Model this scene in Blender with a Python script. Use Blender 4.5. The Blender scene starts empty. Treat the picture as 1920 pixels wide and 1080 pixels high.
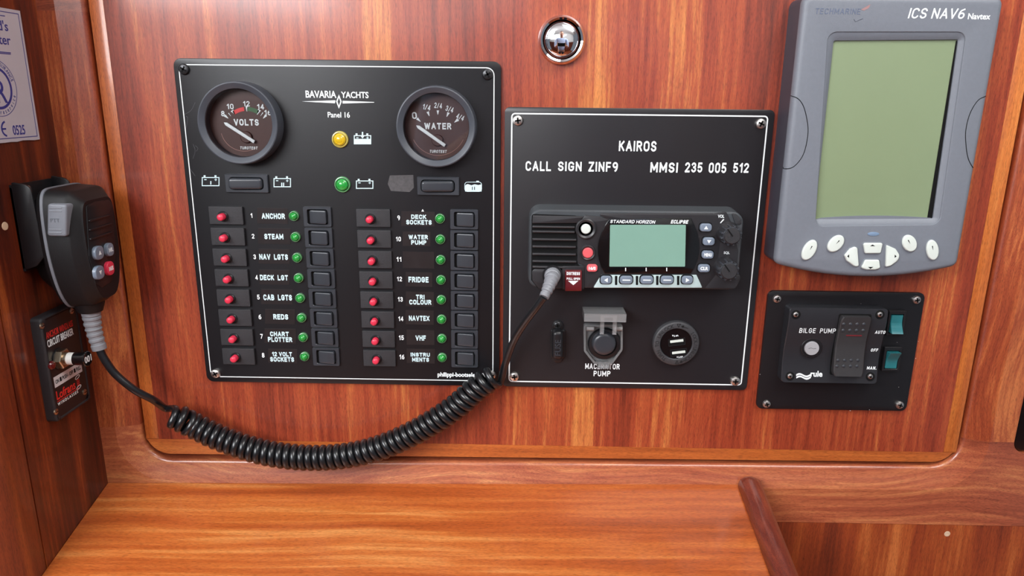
import bpy, bmesh, math, random
from mathutils import Vector, Matrix
from mathutils.geometry import tessellate_polygon
random.seed(7)
PI = math.pi
scene = bpy.context.scene
COL = scene.collection

# ---------------------------------------------------------------- camera
F, D, CZ = 1340.0, 0.56, 1.30
_p, _y, _r = [math.radians(a) for a in (14.91605, 0.71586, 0.63304)]
_fw, _up, _rt = Vector((0, math.cos(_p), -math.sin(_p))), Vector((0, math.sin(_p), math.cos(_p))), Vector((1, 0, 0))
_Z = Matrix.Rotation(_y, 3, 'Z')
_fw, _up, _rt = _Z @ _fw, _Z @ _up, _Z @ _rt
_rt, _up = math.cos(_r)*_rt + math.sin(_r)*_up, -math.sin(_r)*_rt + math.cos(_r)*_up
EYE = Vector((0, -D, CZ))
cam_data = bpy.data.cameras.new('camera')
cam_data.sensor_width = 36.0
cam_data.lens = F/1920*36.0
cam_data.clip_start = 0.01
cam = bpy.data.objects.new('camera', cam_data)
COL.objects.link(cam)
_m = Matrix((_rt, _up, -_fw)).transposed().to_4x4()
_m.translation = EYE
cam.matrix_world = _m
scene.camera = cam

# ---------------------------------------------------------------- light
scene.view_settings.view_transform = 'Standard'
scene.view_settings.look = 'None'
scene.view_settings.gamma = 1.0
scene.view_settings.use_curve_mapping = False
scene.view_settings.exposure = 0.54
world = bpy.data.worlds.new('world')
scene.world = world
world.use_nodes = True
wn = world.node_tree
bg = wn.nodes['Background']
bg.inputs[0].default_value = (0.80, 0.88, 1.0, 1)
bg.inputs[1].default_value = 0.16

def area(name, loc, target, sx, sy, power, col=(1, 1, 1)):
    d = bpy.data.lights.new(name, 'AREA')
    d.shape = 'RECTANGLE'
    d.size, d.size_y, d.energy, d.color = sx, sy, power, col
    o = bpy.data.objects.new(name, d)
    COL.objects.link(o)
    o.location = loc
    o.rotation_euler = (Vector(target)-Vector(loc)).to_track_quat('-Z', 'Y').to_euler()
    return o
area('companionway_daylight', (-0.95, -1.30, 1.95), (0.05, 0, 1.15), 1.2, 0.9, 36, (0.95, 0.97, 1))
area('hatch_daylight', (0.42, -0.46, 2.05), (0.28, -0.05, 1.2), 0.7, 0.6, 9.5, (1, 0.98, 0.95))
area('cabin_window_daylight', (-0.2, -2.36, 1.72), (0.0, 0, 1.40), 1.9, 0.42, 5, (0.93, 0.97, 1))
area('cabin_wall_fill', (0.7, -0.95, 1.98), (0.0, -2.4, 1.6), 0.7, 0.5, 17, (0.97, 0.98, 1))  # added fill lamp: brightens the wall behind the camera for reflections and bounce

# ---------------------------------------------------------------- pixel rays onto real planes
def ray(px, py): return _fw*F + _rt*(px-960) - _up*(py-540)
def UY(px, py, Y=0.0):
    d = ray(px, py); return EYE + d*((Y-EYE.y)/d.y)
def UX(px, py, X):
    d = ray(px, py); return EYE + d*((X-EYE.x)/d.x)
def UP(px, py, p, n):
    d = ray(px, py); return EYE + d*((p-EYE).dot(n)/d.dot(n))
def xz(px, py, Y=0.0):
    v = UY(px, py, Y); return (v.x, v.z)
XW = UY(205, 905, -.002).x                      # plane of the left wall
def wyz(px, py, dep=0.0):                       # point on a plane dep in front of the left wall
    v = UX(px, py, XW+dep); return (v.y, v.z)
WALL = Matrix.Translation((XW, 0, 0)) @ Matrix.Rotation(PI/2, 4, 'Z')

# ---------------------------------------------------------------- materials
def S(r, g, b):
    f = lambda c: (c/255/12.92) if c/255 <= .04045 else ((c/255+.055)/1.055)**2.4
    return (f(r), f(g), f(b), 1)
def pm(name, col, rough=.5, metal=0., coat=0., var=.12, vscale=60., bump=0., bscale=900., spec=.5, coat_rough=.1):
    m = bpy.data.materials.new(name); m.use_nodes = True
    nt = m.node_tree; N = nt.nodes; L = nt.links
    b = N['Principled BSDF']
    b.inputs['Roughness'].default_value = rough
    b.inputs['Metallic'].default_value = metal
    b.inputs['Coat Weight'].default_value = coat
    b.inputs['Coat Roughness'].default_value = coat_rough
    b.inputs['Specular IOR Level'].default_value = spec
    tc = N.new('ShaderNodeTexCoord')
    nz = N.new('ShaderNodeTexNoise'); nz.inputs['Scale'].default_value = vscale; nz.inputs['Detail'].default_value = 4
    L.new(tc.outputs['Object'], nz.inputs['Vector'])
    mx = N.new('ShaderNodeMix'); mx.data_type = 'RGBA'
    mx.inputs[6].default_value = tuple(c*(1-var) for c in col[:3])+(1,)
    mx.inputs[7].default_value = tuple(min(1, c*(1+var)) for c in col[:3])+(1,)
    L.new(nz.outputs['Fac'], mx.inputs[0])
    L.new(mx.outputs[2], b.inputs['Base Color'])
    if bump:
        n2 = N.new('ShaderNodeTexNoise'); n2.inputs['Scale'].default_value = bscale; n2.inputs['Detail'].default_value = 2
        L.new(tc.outputs['Object'], n2.inputs['Vector'])
        bp = N.new('ShaderNodeBump'); bp.inputs['Strength'].default_value = bump; bp.inputs['Distance'].default_value = .0006
        L.new(n2.outputs['Fac'], bp.inputs['Height']); L.new(bp.outputs[0], b.inputs['Normal'])
    return m
def thin_clear(name, tint, haze=0.0, rough=.02, ior=1.45):
    m = bpy.data.materials.new(name); m.use_nodes = True
    nt = m.node_tree; N = nt.nodes; L = nt.links
    N.remove(N['Principled BSDF'])
    out = N['Material Output']
    tr = N.new('ShaderNodeBsdfTransparent'); tr.inputs[0].default_value = tint
    df = N.new('ShaderNodeBsdfDiffuse'); df.inputs[0].default_value = (.92, .94, .96, 1)
    gl = N.new('ShaderNodeBsdfGlossy'); gl.inputs['Roughness'].default_value = rough
    fr = N.new('ShaderNodeFresnel'); fr.inputs[0].default_value = ior
    m1 = N.new('ShaderNodeMixShader'); m1.inputs[0].default_value = haze
    L.new(tr.outputs[0], m1.inputs[1]); L.new(df.outputs[0], m1.inputs[2])
    m2 = N.new('ShaderNodeMixShader')
    L.new(fr.outputs[0], m2.inputs[0]); L.new(m1.outputs[0], m2.inputs[1]); L.new(gl.outputs[0], m2.inputs[2])
    L.new(m2.outputs[0], out.inputs[0])
    return m
def wood(name, along, cols, broad=26., med=260., pores=.40, ribbon=0.0, coat=.6, rough=.42, coat_rough=.12, wav=.09, rail=None, cols2=None, seed=0., stretch=.035, rscale=38.):
    """Varnished mahogany. along = axis of the grain; rail = (z_low, z_high): grain turns to X outside."""
    m = bpy.data.materials.new(name); m.use_nodes = True
    nt = m.node_tree; N = nt.nodes; L = nt.links
    b = N['Principled BSDF']
    b.inputs['Roughness'].default_value = rough
    b.inputs['Coat Weight'].default_value = coat
    b.inputs['Coat Roughness'].default_value = coat_rough
    tc = N.new('ShaderNodeTexCoord')
    # slow warp so that the grain is not ruled straight
    wz = N.new('ShaderNodeTexNoise'); wz.inputs['Scale'].default_value = 5.; wz.inputs['Detail'].default_value = 1
    L.new(tc.outputs['Object'], wz.inputs['Vector'])
    wsub = N.new('ShaderNodeVectorMath'); wsub.operation = 'MULTIPLY_ADD'
    wsub.inputs[1].default_value = (wav*.1,)*3; L.new(wz.outputs['Color'], wsub.inputs[0]); L.new(tc.outputs['Object'], wsub.inputs[2])
    def mapped(axis, k=stretch):
        mp = N.new('ShaderNodeMapping')
        sc = [1., 1., 1.]; sc['XYZ'.index(axis)] = k
        mp.inputs['Scale'].default_value = sc; mp.inputs['Location'].default_value = (seed, seed*.7, seed*1.3)
        L.new(wsub.outputs[0], mp.inputs['Vector'])
        return mp.outputs[0]
    turn = []
    def vec(k=stretch):
        v = mapped(along, k)
        if rail:
            v2 = mapped('X', k)
            sp = N.new('ShaderNodeSeparateXYZ'); L.new(tc.outputs['Object'], sp.inputs[0])
            lo = N.new('ShaderNodeMath'); lo.operation = 'LESS_THAN'; lo.inputs[1].default_value = rail[0]; L.new(sp.outputs[2], lo.inputs[0])
            hi = N.new('ShaderNodeMath'); hi.operation = 'GREATER_THAN'; hi.inputs[1].default_value = rail[1]; L.new(sp.outputs[2], hi.inputs[0])
            ad = N.new('ShaderNodeMath'); ad.operation = 'MAXIMUM'; L.new(lo.outputs[0], ad.inputs[0]); L.new(hi.outputs[0], ad.inputs[1]); turn.append(ad.outputs[0])
            mv = N.new('ShaderNodeMix'); mv.data_type = 'VECTOR'
            L.new(ad.outputs[0], mv.inputs[0]); L.new(v, mv.inputs[4]); L.new(v2, mv.inputs[5])
            return mv.outputs[1]
        return v
    v = vec()
    def noise(vv, scale, det, ro=.55):
        n = N.new('ShaderNodeTexNoise'); n.inputs['Scale'].default_value = scale; n.inputs['Detail'].default_value = det
        n.inputs['Roughness'].default_value = ro
        L.new(vv, n.inputs['Vector']); return n.outputs['Fac']
    nb, nm = noise(v, broad, 2), noise(v, med, 5, .65)
    a = N.new('ShaderNodeMath'); a.operation = 'MULTIPLY'; a.inputs[1].default_value = .55; L.new(nb, a.inputs[0])
    c = N.new('ShaderNodeMath'); c.operation = 'MULTIPLY_ADD'; c.inputs[1].default_value = .45; L.new(nm, c.inputs[0]); L.new(a.outputs[0], c.inputs[2])
    fac = c.outputs[0]
    if ribbon:
        mp = N.new('ShaderNodeMapping'); sc = [1., 1., 1.]; sc['XYZ'.index(along)] = .12; mp.inputs['Scale'].default_value = sc
        L.new(wsub.outputs[0], mp.inputs['Vector'])
        rb = noise(mp.outputs[0], rscale, 1)
        d = N.new('ShaderNodeMath'); d.operation = 'MULTIPLY_ADD'; d.inputs[1].default_value = ribbon; L.new(rb, d.inputs[0])
        e = N.new('ShaderNodeMath'); e.operation = 'SUBTRACT'; e.inputs[1].default_value = ribbon*.5; L.new(fac, e.inputs[0]); L.new(e.outputs[0], d.inputs[2])
        fac = d.outputs[0]
    cr = N.new('ShaderNodeValToRGB')
    el = cr.color_ramp.elements
    ps = (.34, .47, .555, .655)
    el[0].position, el[0].color = ps[0], cols[0]
    el[1].position, el[1].color = ps[3], cols[3]
    for i in (1, 2):
        q = el.new(ps[i]); q.color = cols[i]
    L.new(fac, cr.inputs[0])
    wcol = cr.outputs[0]
    if cols2:                                    # level boards take their own ramp; the upright ramp has shade painted in
        c2 = N.new('ShaderNodeValToRGB'); e2 = c2.color_ramp.elements
        e2[0].position, e2[0].color = ps[0], cols2[0]; e2[1].position, e2[1].color = ps[3], cols2[3]
        for i in (1, 2): e2.new(ps[i]).color = cols2[i]
        L.new(fac, c2.inputs[0])
        mb = N.new('ShaderNodeMix'); mb.data_type = 'RGBA'
        L.new(turn[0], mb.inputs[0]); L.new(cr.outputs[0], mb.inputs[6]); L.new(c2.outputs[0], mb.inputs[7]); wcol = mb.outputs[2]
    po = noise(vec(.055), 4200., 1)
    pr = N.new('ShaderNodeValToRGB'); pr.color_ramp.elements[0].position = .36; pr.color_ramp.elements[1].position = .50
    pr.color_ramp.elements[0].color = (1-pores,)*3+(1,); pr.color_ramp.elements[1].color = (1, 1, 1, 1)
    L.new(po, pr.inputs[0])
    mu = N.new('ShaderNodeMix'); mu.data_type = 'RGBA'; mu.blend_type = 'MULTIPLY'; mu.inputs[0].default_value = 1.
    L.new(wcol, mu.inputs[6]); L.new(pr.outputs[0], mu.inputs[7])
    L.new(mu.outputs[2], b.inputs['Base Color'])
    bp = N.new('ShaderNodeBump'); bp.inputs['Strength'].default_value = .06; bp.inputs['Distance'].default_value = .0002
    L.new(po, bp.inputs['Height']); L.new(bp.outputs[0], b.inputs['Normal']); L.new(bp.outputs[0], b.inputs['Coat Normal'])
    return m

RED = (S(98, 33, 18), S(148, 58, 33), S(168, 77, 42), S(206, 128, 66))
ORA = (S(138, 60, 20), S(174, 84, 32), S(194, 106, 46), S(222, 150, 82))
LIP = (S(150, 72, 30), S(182, 94, 40), S(196, 108, 48), S(214, 132, 64))
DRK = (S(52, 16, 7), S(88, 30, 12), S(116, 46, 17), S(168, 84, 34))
MOU = (S(124, 56, 36), S(162, 82, 54), S(184, 104, 66), S(216, 146, 90))
STI_SHADED = (S(92, 34, 20), S(132, 54, 31), S(154, 70, 38), S(196, 112, 62))  # stiles darker and redder: shade beside the left wall painted into the wood
W_DOOR = wood('varnished mahogany', 'Z', RED)
W_LIPV = wood('mahogany edge lipping upright', 'Z', LIP, seed=3.)
W_LIPH = wood('mahogany edge lipping level', 'X', LIP, seed=5.)
W_TABLE = wood('varnished table mahogany', 'X', ORA, broad=34., med=150., seed=9., coat=.8)
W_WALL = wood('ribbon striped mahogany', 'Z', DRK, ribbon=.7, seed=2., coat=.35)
W_LOW = wood('ribbon striped mahogany low', 'Z', (S(110, 44, 24), S(146, 62, 30), S(164, 78, 36), S(196, 110, 56)), ribbon=.7, seed=6., rscale=26.)
W_FIDDLE = wood('dark mahogany rail', 'Y', (S(74, 26, 20), S(100, 38, 26), S(116, 48, 32), S(140, 64, 42)), seed=4., coat=.9)
ZJ, ZT = UY(1830, 828, -.004).z, UY(110, 20, -.004).z
W_FRAME = wood('varnished mahogany frame', 'Z', STI_SHADED, seed=8., rail=(ZJ, ZT), cols2=MOU, coat=.8, wav=.5)
M_PLATE = pm('black powder coated plate', S(21, 20, 23), .36, var=.1, bump=.05, bscale=2500, spec=.45)
M_PLATE2 = pm('black anodised plate', S(31, 29, 32), .34, var=.08, bump=.04, bscale=2500, spec=.5)
M_BLACK = pm('black plastic', S(24, 24, 27), .36, bump=.06, bscale=2500)
M_ROUGHB = pm('grained black plastic', S(36, 36, 40), .5, var=.45, vscale=2600., bump=.45, bscale=3600)
M_MIC = pm('fine grained black plastic', S(20, 20, 22), .46, spec=.32, var=.3, vscale=2600., bump=.25, bscale=3600)
M_CASE = pm('radio case with painted top light', S(62, 66, 70), .45, bump=.08, bscale=2500)  # greyer than the radio plastic: overhead light on its top painted in
M_RADIO = pm('black radio plastic', S(40, 39, 42), .36, bump=.05, bscale=2500)
M_SATIN = pm('satin black plastic', S(50, 53, 59), .34, coat=.2)
M_BEZEL = pm('slate grey gauge bezel', S(64, 68, 76), .42)
M_GLOSS = pm('gloss black', S(14, 14, 16), .12, coat=.5)
M_PIT = pm('deep black', S(10, 10, 11), .8, spec=.2)
M_WHITE = pm('white print', S(232, 238, 240), .55, var=.03)
M_LTXT = pm('pale blue white print', S(198, 222, 228), .55, var=.12, vscale=700.)
M_REDBTN = pm('red plastic', S(214, 52, 78), .35, var=.05)
M_GREEN = pm('green lens', S(40, 150, 62), .18, coat=.6, var=.15, vscale=500.)
M_GREEND = pm('dark green lens', S(14, 72, 30), .3, coat=.5)
M_GREENR = pm('pale green lens rim', S(92, 150, 100), .25, coat=.5, var=.25, vscale=900.)
M_YELLOW = pm('yellow lens', S(206, 172, 30), .18, coat=.6, var=.15, vscale=500.)
M_YELLOWR = pm('pale yellow lens rim', S(190, 176, 92), .25, coat=.5, var=.2, vscale=900.)
M_STEEL = pm('stainless steel', S(222, 218, 214), .34, metal=1., var=.06)
M_DSTEEL = pm('blackened steel', S(60, 60, 62), .3, metal=.7, var=.1)
M_CHROME = pm('chrome', S(232, 232, 236), .04, metal=1., var=.01)
M_DIAL = pm('dial face with painted wood reflection', S(66, 31, 25), .5, var=.1)  # brown of the cabin wood reflected in the glass, painted into the face
M_GLASS = thin_clear('gauge glass', (.98, .98, .98, 1), 0., .03, 1.45)
M_CLEAR = thin_clear('clear plastic', (.97, .98, .98, 1), .17, .07, 1.75)
M_TAPE = pm('black label tape', S(38, 34, 35), .28, var=.3, vscale=160., coat=.4, bump=.1, bscale=200)
M_GREY = pm('grey plastic', S(112, 116, 124), .45, bump=.12, bscale=2600)
M_KEY = pm('blue grey key', S(112, 124, 140), .4, coat=.2)
M_NAV = pm('grey instrument case', S(110, 115, 124), .48, var=.06, vscale=400., bump=.14, bscale=2600)
M_NAVD = pm('dark grey case edge', S(60, 58, 68), .5)
M_NAVSCR = pm('olive green display', S(126, 141, 110), .22, var=.05, vscale=20., coat=.3)
M_LCD = pm('sea green display', S(122, 160, 146), .25, var=.05, vscale=30., coat=.3)
M_OVAL = pm('pearl grey key', S(206, 214, 208), .4, var=.03)
M_SILVER = pm('silver trim', S(190, 210, 210), .35, metal=.3)
M_PINK = pm('coral key', S(216, 92, 98), .4)
M_DRED = pm('dark red cover', S(92, 22, 26), .2, coat=.4)
M_RUBBER = pm('black rubber cable', S(20, 21, 24), .30, coat=.25, coat_rough=.16)
M_BOOT = pm('grey rubber boot', S(128, 130, 136), .5)
M_TEAL = pm('teal translucent plastic', S(38, 106, 112), .16, coat=.6, var=.25, vscale=120.)
M_REDTX = pm('red print', S(206, 44, 38), .5)
M_BLUE = pm('blue print', S(44, 52, 128), .5)
M_PLAQUE = pm('silver grey plaque', S(178, 176, 184), .45, var=.05)
M_HEAD = pm('white headliner', S(226, 226, 222), .8)
M_BUFF = pm('worn label residue', S(70, 68, 70), .6, var=.5, vscale=500.)
M_BRASS = pm('nickelled brass nut', S(176, 160, 140), .3, metal=1., var=.08)
M_LIPW = pm('white cylinder plastic', S(226, 226, 222), .4)
M_HOLE = pm('filled screw hole', S(206, 178, 150), .7)

# ---------------------------------------------------------------- geometry helpers (front faces -Y)
def rrect(cx, cz, w, h, r, n=5):
    r = min(r, w/2-1e-6, h/2-1e-6); o = []
    for sx, sz, a0 in ((1, 1, 0), (-1, 1, 90), (-1, -1, 180), (1, -1, 270)):
        for i in range(n+1):
            a = math.radians(a0+90*i/n)
            o.append((cx+sx*(w/2-r)+r*math.cos(a), cz+sz*(h/2-r)+r*math.sin(a)))
    return o
def circ(cx, cz, r, n=40): return [(cx+r*math.cos(2*PI*i/n), cz+r*math.sin(2*PI*i/n)) for i in range(n)]
def oval(cx, cz, a, b, rot=0, n=32):
    c, s = math.cos(rot), math.sin(rot); o = []
    for i in range(n):
        x, z = a*math.cos(2*PI*i/n), b*math.sin(2*PI*i/n)
        o.append((cx+c*x-s*z, cz+s*x+c*z))
    return o
def sarea(o): return .5*sum(o[i][0]*o[(i+1) % len(o)][1]-o[(i+1) % len(o)][0]*o[i][1] for i in range(len(o)))
def ccw(o): return o if sarea(o) > 0 else o[::-1]
def fillet(poly, r, n=5):
    poly = ccw(list(poly)); k = len(poly); out = []
    rr = r if isinstance(r, (list, tuple)) else [r]*k
    for i in range(k):
        p, a, b = Vector(poly[i]), Vector(poly[i-1]), Vector(poly[(i+1) % k])
        u, v = (a-p), (b-p); lu, lv = u.length, v.length; u /= lu; v /= lv
        th = math.acos(max(-1, min(1, u.dot(v))))
        q = min(rr[i]/math.tan(th/2), lu*.49, lv*.49)
        if q < 1e-6 or rr[i] == 0: out.append(tuple(p)); continue
        r2 = q*math.tan(th/2)
        c = p+(u+v).normalized()*(r2/math.sin(th/2))
        e0, e1 = p+u*q-c, p+v*q-c; a0 = math.atan2(e0.y, e0.x); a1 = math.atan2(e1.y, e1.x)
        da = (a1-a0+PI) % (2*PI)-PI
        for j in range(n+1):
            t = a0+da*j/n; out.append((c.x+r2*math.cos(t), c.y+r2*math.sin(t)))
    return out
def inset(o, d):
    k = len(o); out = []
    for i in range(k):
        p, a, b = Vector(o[i]), Vector(o[i-1]), Vector(o[(i+1) % k])
        e1, e2 = (p-a), (b-p)
        if e1.length < 1e-9: e1 = e2
        if e2.length < 1e-9: e2 = e1
        n1, n2 = Vector((-e1.y, e1.x)).normalized(), Vector((-e2.y, e2.x)).normalized()
        m = n1+n2
        m = m/max(.4, m.length_squared)*2 if m.length > 1e-6 else n1
        out.append((p.x+m.x*d, p.y+m.y*d))
    return out
def addring(bm, o, y): return [bm.verts.new((x, y, z)) for x, z in o]
def bridge(bm, A, B):
    k = len(A)
    for i in range(k):
        j = (i+1) % k
        bm.faces.new((A[i], A[j], B[j], B[i]))
def tess(bm, rings):
    vs = [v for r in rings for v in r]
    for t in tessellate_polygon([[Vector((v.co.x, v.co.z, 0)) for v in r] for r in rings]):
        a, b, c = (vs[i] for i in t)
        nrm = (b.co-a.co).cross(c.co-a.co)
        if nrm.length < 1e-14: continue
        try: bm.faces.new((a, b, c) if nrm.y < 0 else (a, c, b))
        except ValueError: pass
def prism(bm, o, y0, y1, bev=0., seg=3, holes=(), hy=None, hbev=None, back=True):
    """extruded outline, rear y0, front y1 (y1 < y0), rounded front edge; holes run back to hy"""
    o = ccw(o)
    rings = [addring(bm, o, y0)]
    if bev:
        for s in range(seg+1):
            t = PI/2*s/seg
            rings.append(addring(bm, inset(o, bev*(1-math.cos(t))), y1+bev*(1-math.sin(t))))
    else: rings.append(addring(bm, o, y1))
    for a, b in zip(rings, rings[1:]): bridge(bm, a, b)
    if back and not holes: bm.faces.new(rings[0][::-1])
    fr = [rings[-1]]
    hb = bev if hbev is None else hbev
    for h in holes:
        h = ccw(h)[::-1]
        hr = [addring(bm, h, y0 if hy is None else hy)]
        if hb:
            for s in range(seg+1):
                t = PI/2*s/seg
                hr.append(addring(bm, inset(h, hb*(1-math.cos(t))), y1+hb*(1-math.sin(t))))
        else: hr.append(addring(bm, h, y1))
        for a, b in zip(hr, hr[1:]): bridge(bm, a, b)
        fr.append(hr[-1])
    if holes: tess(bm, fr)
    else:
        if len(fr[0]) > 4 : tess(bm, fr)
        else: bm.faces.new(fr[0])
    return bm
def ringp(bm, prof):
    """prof: list of (outline, y), same point counts: skin between them"""
    rs = [addring(bm, ccw(o), y) for o, y in prof]
    for a, b in zip(rs, rs[1:]): bridge(bm, a, b)
    return rs
def lathe(bm, cx, cz, prof, n=40, a0=0.):
    prev = None
    for r, y in prof:
        if r < 1e-6: cur = [bm.verts.new((cx, y, cz))]
        else: cur = [bm.verts.new((cx+r*math.cos(a0+2*PI*i/n), y, cz+r*math.sin(a0+2*PI*i/n))) for i in range(n)]
        if prev:
            if len(cur) == 1 and len(prev) > 1:
                for i in range(n): bm.faces.new((prev[i], prev[(i+1) % n], cur[0]))
            elif len(prev) == 1 and len(cur) > 1:
                for i in range(n): bm.faces.new((prev[0], cur[(i+1) % n], cur[i]))
            else: bridge(bm, prev, cur)
        prev = cur
    return bm
def smooth_path(pts, n):
    """Catmull-Rom through pts"""
    P = [Vector(p) for p in pts]; P = [P[0]*2-P[1]]+P+[P[-1]*2-P[-2]]; out = []
    for i in range(1, len(P)-2):
        for j in range(n):
            t = j/n; a, b, c, d = P[i-1:i+3]
            out.append(.5*((2*b)+(c-a)*t+(2*a-5*b+4*c-d)*t*t+(3*b-a-3*c+d)*t**3))
    out.append(P[-2]); return out
def tube(bm, pts, r, n=12, caps=True, flat=None):
    P = [Vector(p) for p in pts]; k = len(P)
    rad = r if isinstance(r, (list, tuple)) else [r]*k
    up = None; rings = []
    for i in range(k):
        t = (P[min(i+1, k-1)]-P[max(i-1, 0)]).normalized()
        if up is None:
            up = Vector((0, 1, 0)) if abs(t.y) < .9 else Vector((1, 0, 0))
        up = (up-t*up.dot(t)).normalized(); s = t.cross(up)
        rings.append([bm.verts.new(P[i]+(up*math.cos(2*PI*j/n)+s*math.sin(2*PI*j/n))*rad[i]) for j in range(n)])
    for a, b in zip(rings, rings[1:]): bridge(bm, a, b)
    if caps: bm.faces.new(rings[0][::-1]); bm.faces.new(rings[-1])
    return bm
def box(bm, x0, x1, y0, y1, z0, z1):
    c = [bm.verts.new((x, y, z)) for x in (x0, x1) for y in (y0, y1) for z in (z0, z1)]
    for f in ((0, 1, 3, 2), (4, 6, 7, 5), (0, 4, 5, 1), (2, 3, 7, 6), (0, 2, 6, 4), (1, 5, 7, 3)):
        bm.faces.new([c[i] for i in f])
    return bm
def NB(): return bmesh.new()

# ---------------------------------------------------------------- objects
BASE = {}
def finish(bm, M=None, off=None, smooth=True, ang=35.):
    if M is not None: bm.transform(M)
    bmesh.ops.recalc_face_normals(bm, faces=bm.faces[:])
    if off is not None: bmesh.ops.translate(bm, verts=bm.verts[:], vec=-off)
    if smooth:
        for f in bm.faces: f.smooth = True
        lim = math.radians(ang)
        for e in bm.edges:
            if len(e.link_faces) != 2 or e.calc_face_angle(0.) > lim: e.smooth = False
def obj(name, bm, mat, parent=None, M=None, label=None, base=None, ang=35.):
    off = BASE[parent.name] if parent else Vector(base or (0, 0, 0))
    finish(bm, M, off, ang=ang)
    me = bpy.data.meshes.new(name); bm.to_mesh(me); bm.free()
    me.materials.append(mat)
    o = bpy.data.objects.new(name, me); COL.objects.link(o)
    if parent: o.parent = parent
    else: o.location = off
    BASE[o.name] = off
    if label: o['label'] = label
    return o
def thing(name, label, cat, loc, group=None):
    o = bpy.data.objects.new(name, None); COL.objects.link(o)
    o.empty_display_size = .01
    o.location = loc; BASE[o.name] = Vector(loc)
    return tag(o, label, cat, group)
def tag(o, label, cat, group=None):
    o['label'] = label; o['category'] = cat
    if group: o['group'] = group
    return o
def struct(name, bm, mat, M=None):
    o = obj(name, bm, mat, None, M); o['kind'] = 'structure'; return o
def dup(o, vec, parent=None):
    """copy of a part and its sub-parts, moved by vec"""
    c = o.copy(); COL.objects.link(c); c.parent = parent or o.parent
    if parent is None or parent == o.parent: c.location = o.location+Vector(vec)
    BASE[c.name] = BASE[o.name]
    for ch in [x for x in bpy.data.objects if x.parent == o]:
        d = ch.copy(); COL.objects.link(d); d.parent = c; BASE[d.name] = BASE[ch.name]
    return c
def text_bm(s, bold=0., shear=0., sp=1.):
    cu = bpy.data.curves.new('lettering', 'FONT'); cu.body = s; cu.size = 1.; cu.offset = bold; cu.shear = shear
    cu.space_character = sp; cu.resolution_u = 3; cu.align_x = 'CENTER'
    ob = bpy.data.objects.new('lettering', cu)
    me = bpy.data.meshes.new_from_object(ob)
    bm = NB(); bm.from_mesh(me)
    bpy.data.objects.remove(ob); bpy.data.curves.remove(cu); bpy.data.meshes.remove(me)
    return bm
def fit(bm, cx, cz, w, h, y, rot=0., thick=.00012):
    xs = [v.co.x for v in bm.verts]; ys = [v.co.y for v in bm.verts]
    x0, x1, y0, y1 = min(xs), max(xs), min(ys), max(ys)
    sx = w/(x1-x0); sy = h/(y1-y0) if h else sx
    if w is None: sx = sy
    c, s = math.cos(rot), math.sin(rot)
    for v in bm.verts:
        x, z = (v.co.x-(x0+x1)/2)*sx, (v.co.y-(y0+y1)/2)*sy
        v.co = (cx+c*x-s*z, y-v.co.z, cz+s*x+c*z)
    r = bmesh.ops.extrude_face_region(bm, geom=bm.faces[:])
    bmesh.ops.translate(bm, verts=[g for g in r['geom'] if isinstance(g, bmesh.types.BMVert)], vec=(0, -thick, 0))
    return bm
def text(name, s, bb, parent, mat, Y=0., bold=.012, shear=0., rot=0., M=None, proj=None, sp=1., into=None):
    """lettering filling the box bb = (x0, y0, x1, y1) of the plane Y"""
    pj = proj or (lambda a, b: xz(a, b, Y))
    x0, y0, x1, y1 = bb
    cx, cy = (x0+x1)/2, (y0+y1)/2
    c = pj(cx, cy); a, b = pj(x0, cy), pj(x1, cy); d, e = pj(cx, y0), pj(cx, y1)
    bm = fit(text_bm(s, bold, shear, sp), c[0], c[1], abs(b[0]-a[0]), abs(d[1]-e[1]), Y-.00002, rot)
    if into is not None: merge(into, bm); return None
    return obj(name, bm, mat, parent, M)
def merge(dst, src):
    me = bpy.data.meshes.new('tmp'); src.to_mesh(me); src.free(); dst.from_mesh(me); bpy.data.meshes.remove(me)
def screw(parent, cx, cz, y, r, mat, M=None, h=.0014, slot='cross'):
    bm = NB()
    lathe(bm, cx, cz, [(r*1.0, y), (r*1.0, y-h*.35), (r*.86, y-h*.75), (r*.55, y-h*.97), (0, y-h)], 24)
    s = obj('screw', bm, mat, parent, M)
    b2 = NB(); a = random.random()*PI
    for k in (0, 1):
        w, l = r*.16, r*.58
        q = [(-l, -w), (l, -w), (l, w), (-l, w)]
        t = a+k*PI/2; c, sn = math.cos(t), math.sin(t)
        prism(b2, [(cx+c*x-sn*z, cz+sn*x+c*z) for x, z in q], y-h*.6, y-h*1.01)
    obj('screw_recess', b2, M_PIT, s, M)
    return s
def border(parent, poly, r, w, mat=None, y=0.):
    o = fillet(poly, r, 6); i = inset(o, w)
    bm = NB(); ringp(bm, [(o, y), (o, y-.00015), (i, y-.00015), (i, y)])
    return obj('border_line', bm, mat or M_WHITE, parent)
def pw(n, Y=0., at=(960, 540)):                 # n pixels as metres on the plane Y
    return (UY(at[0]+n, at[1], Y)-UY(at[0], at[1], Y)).length

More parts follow.
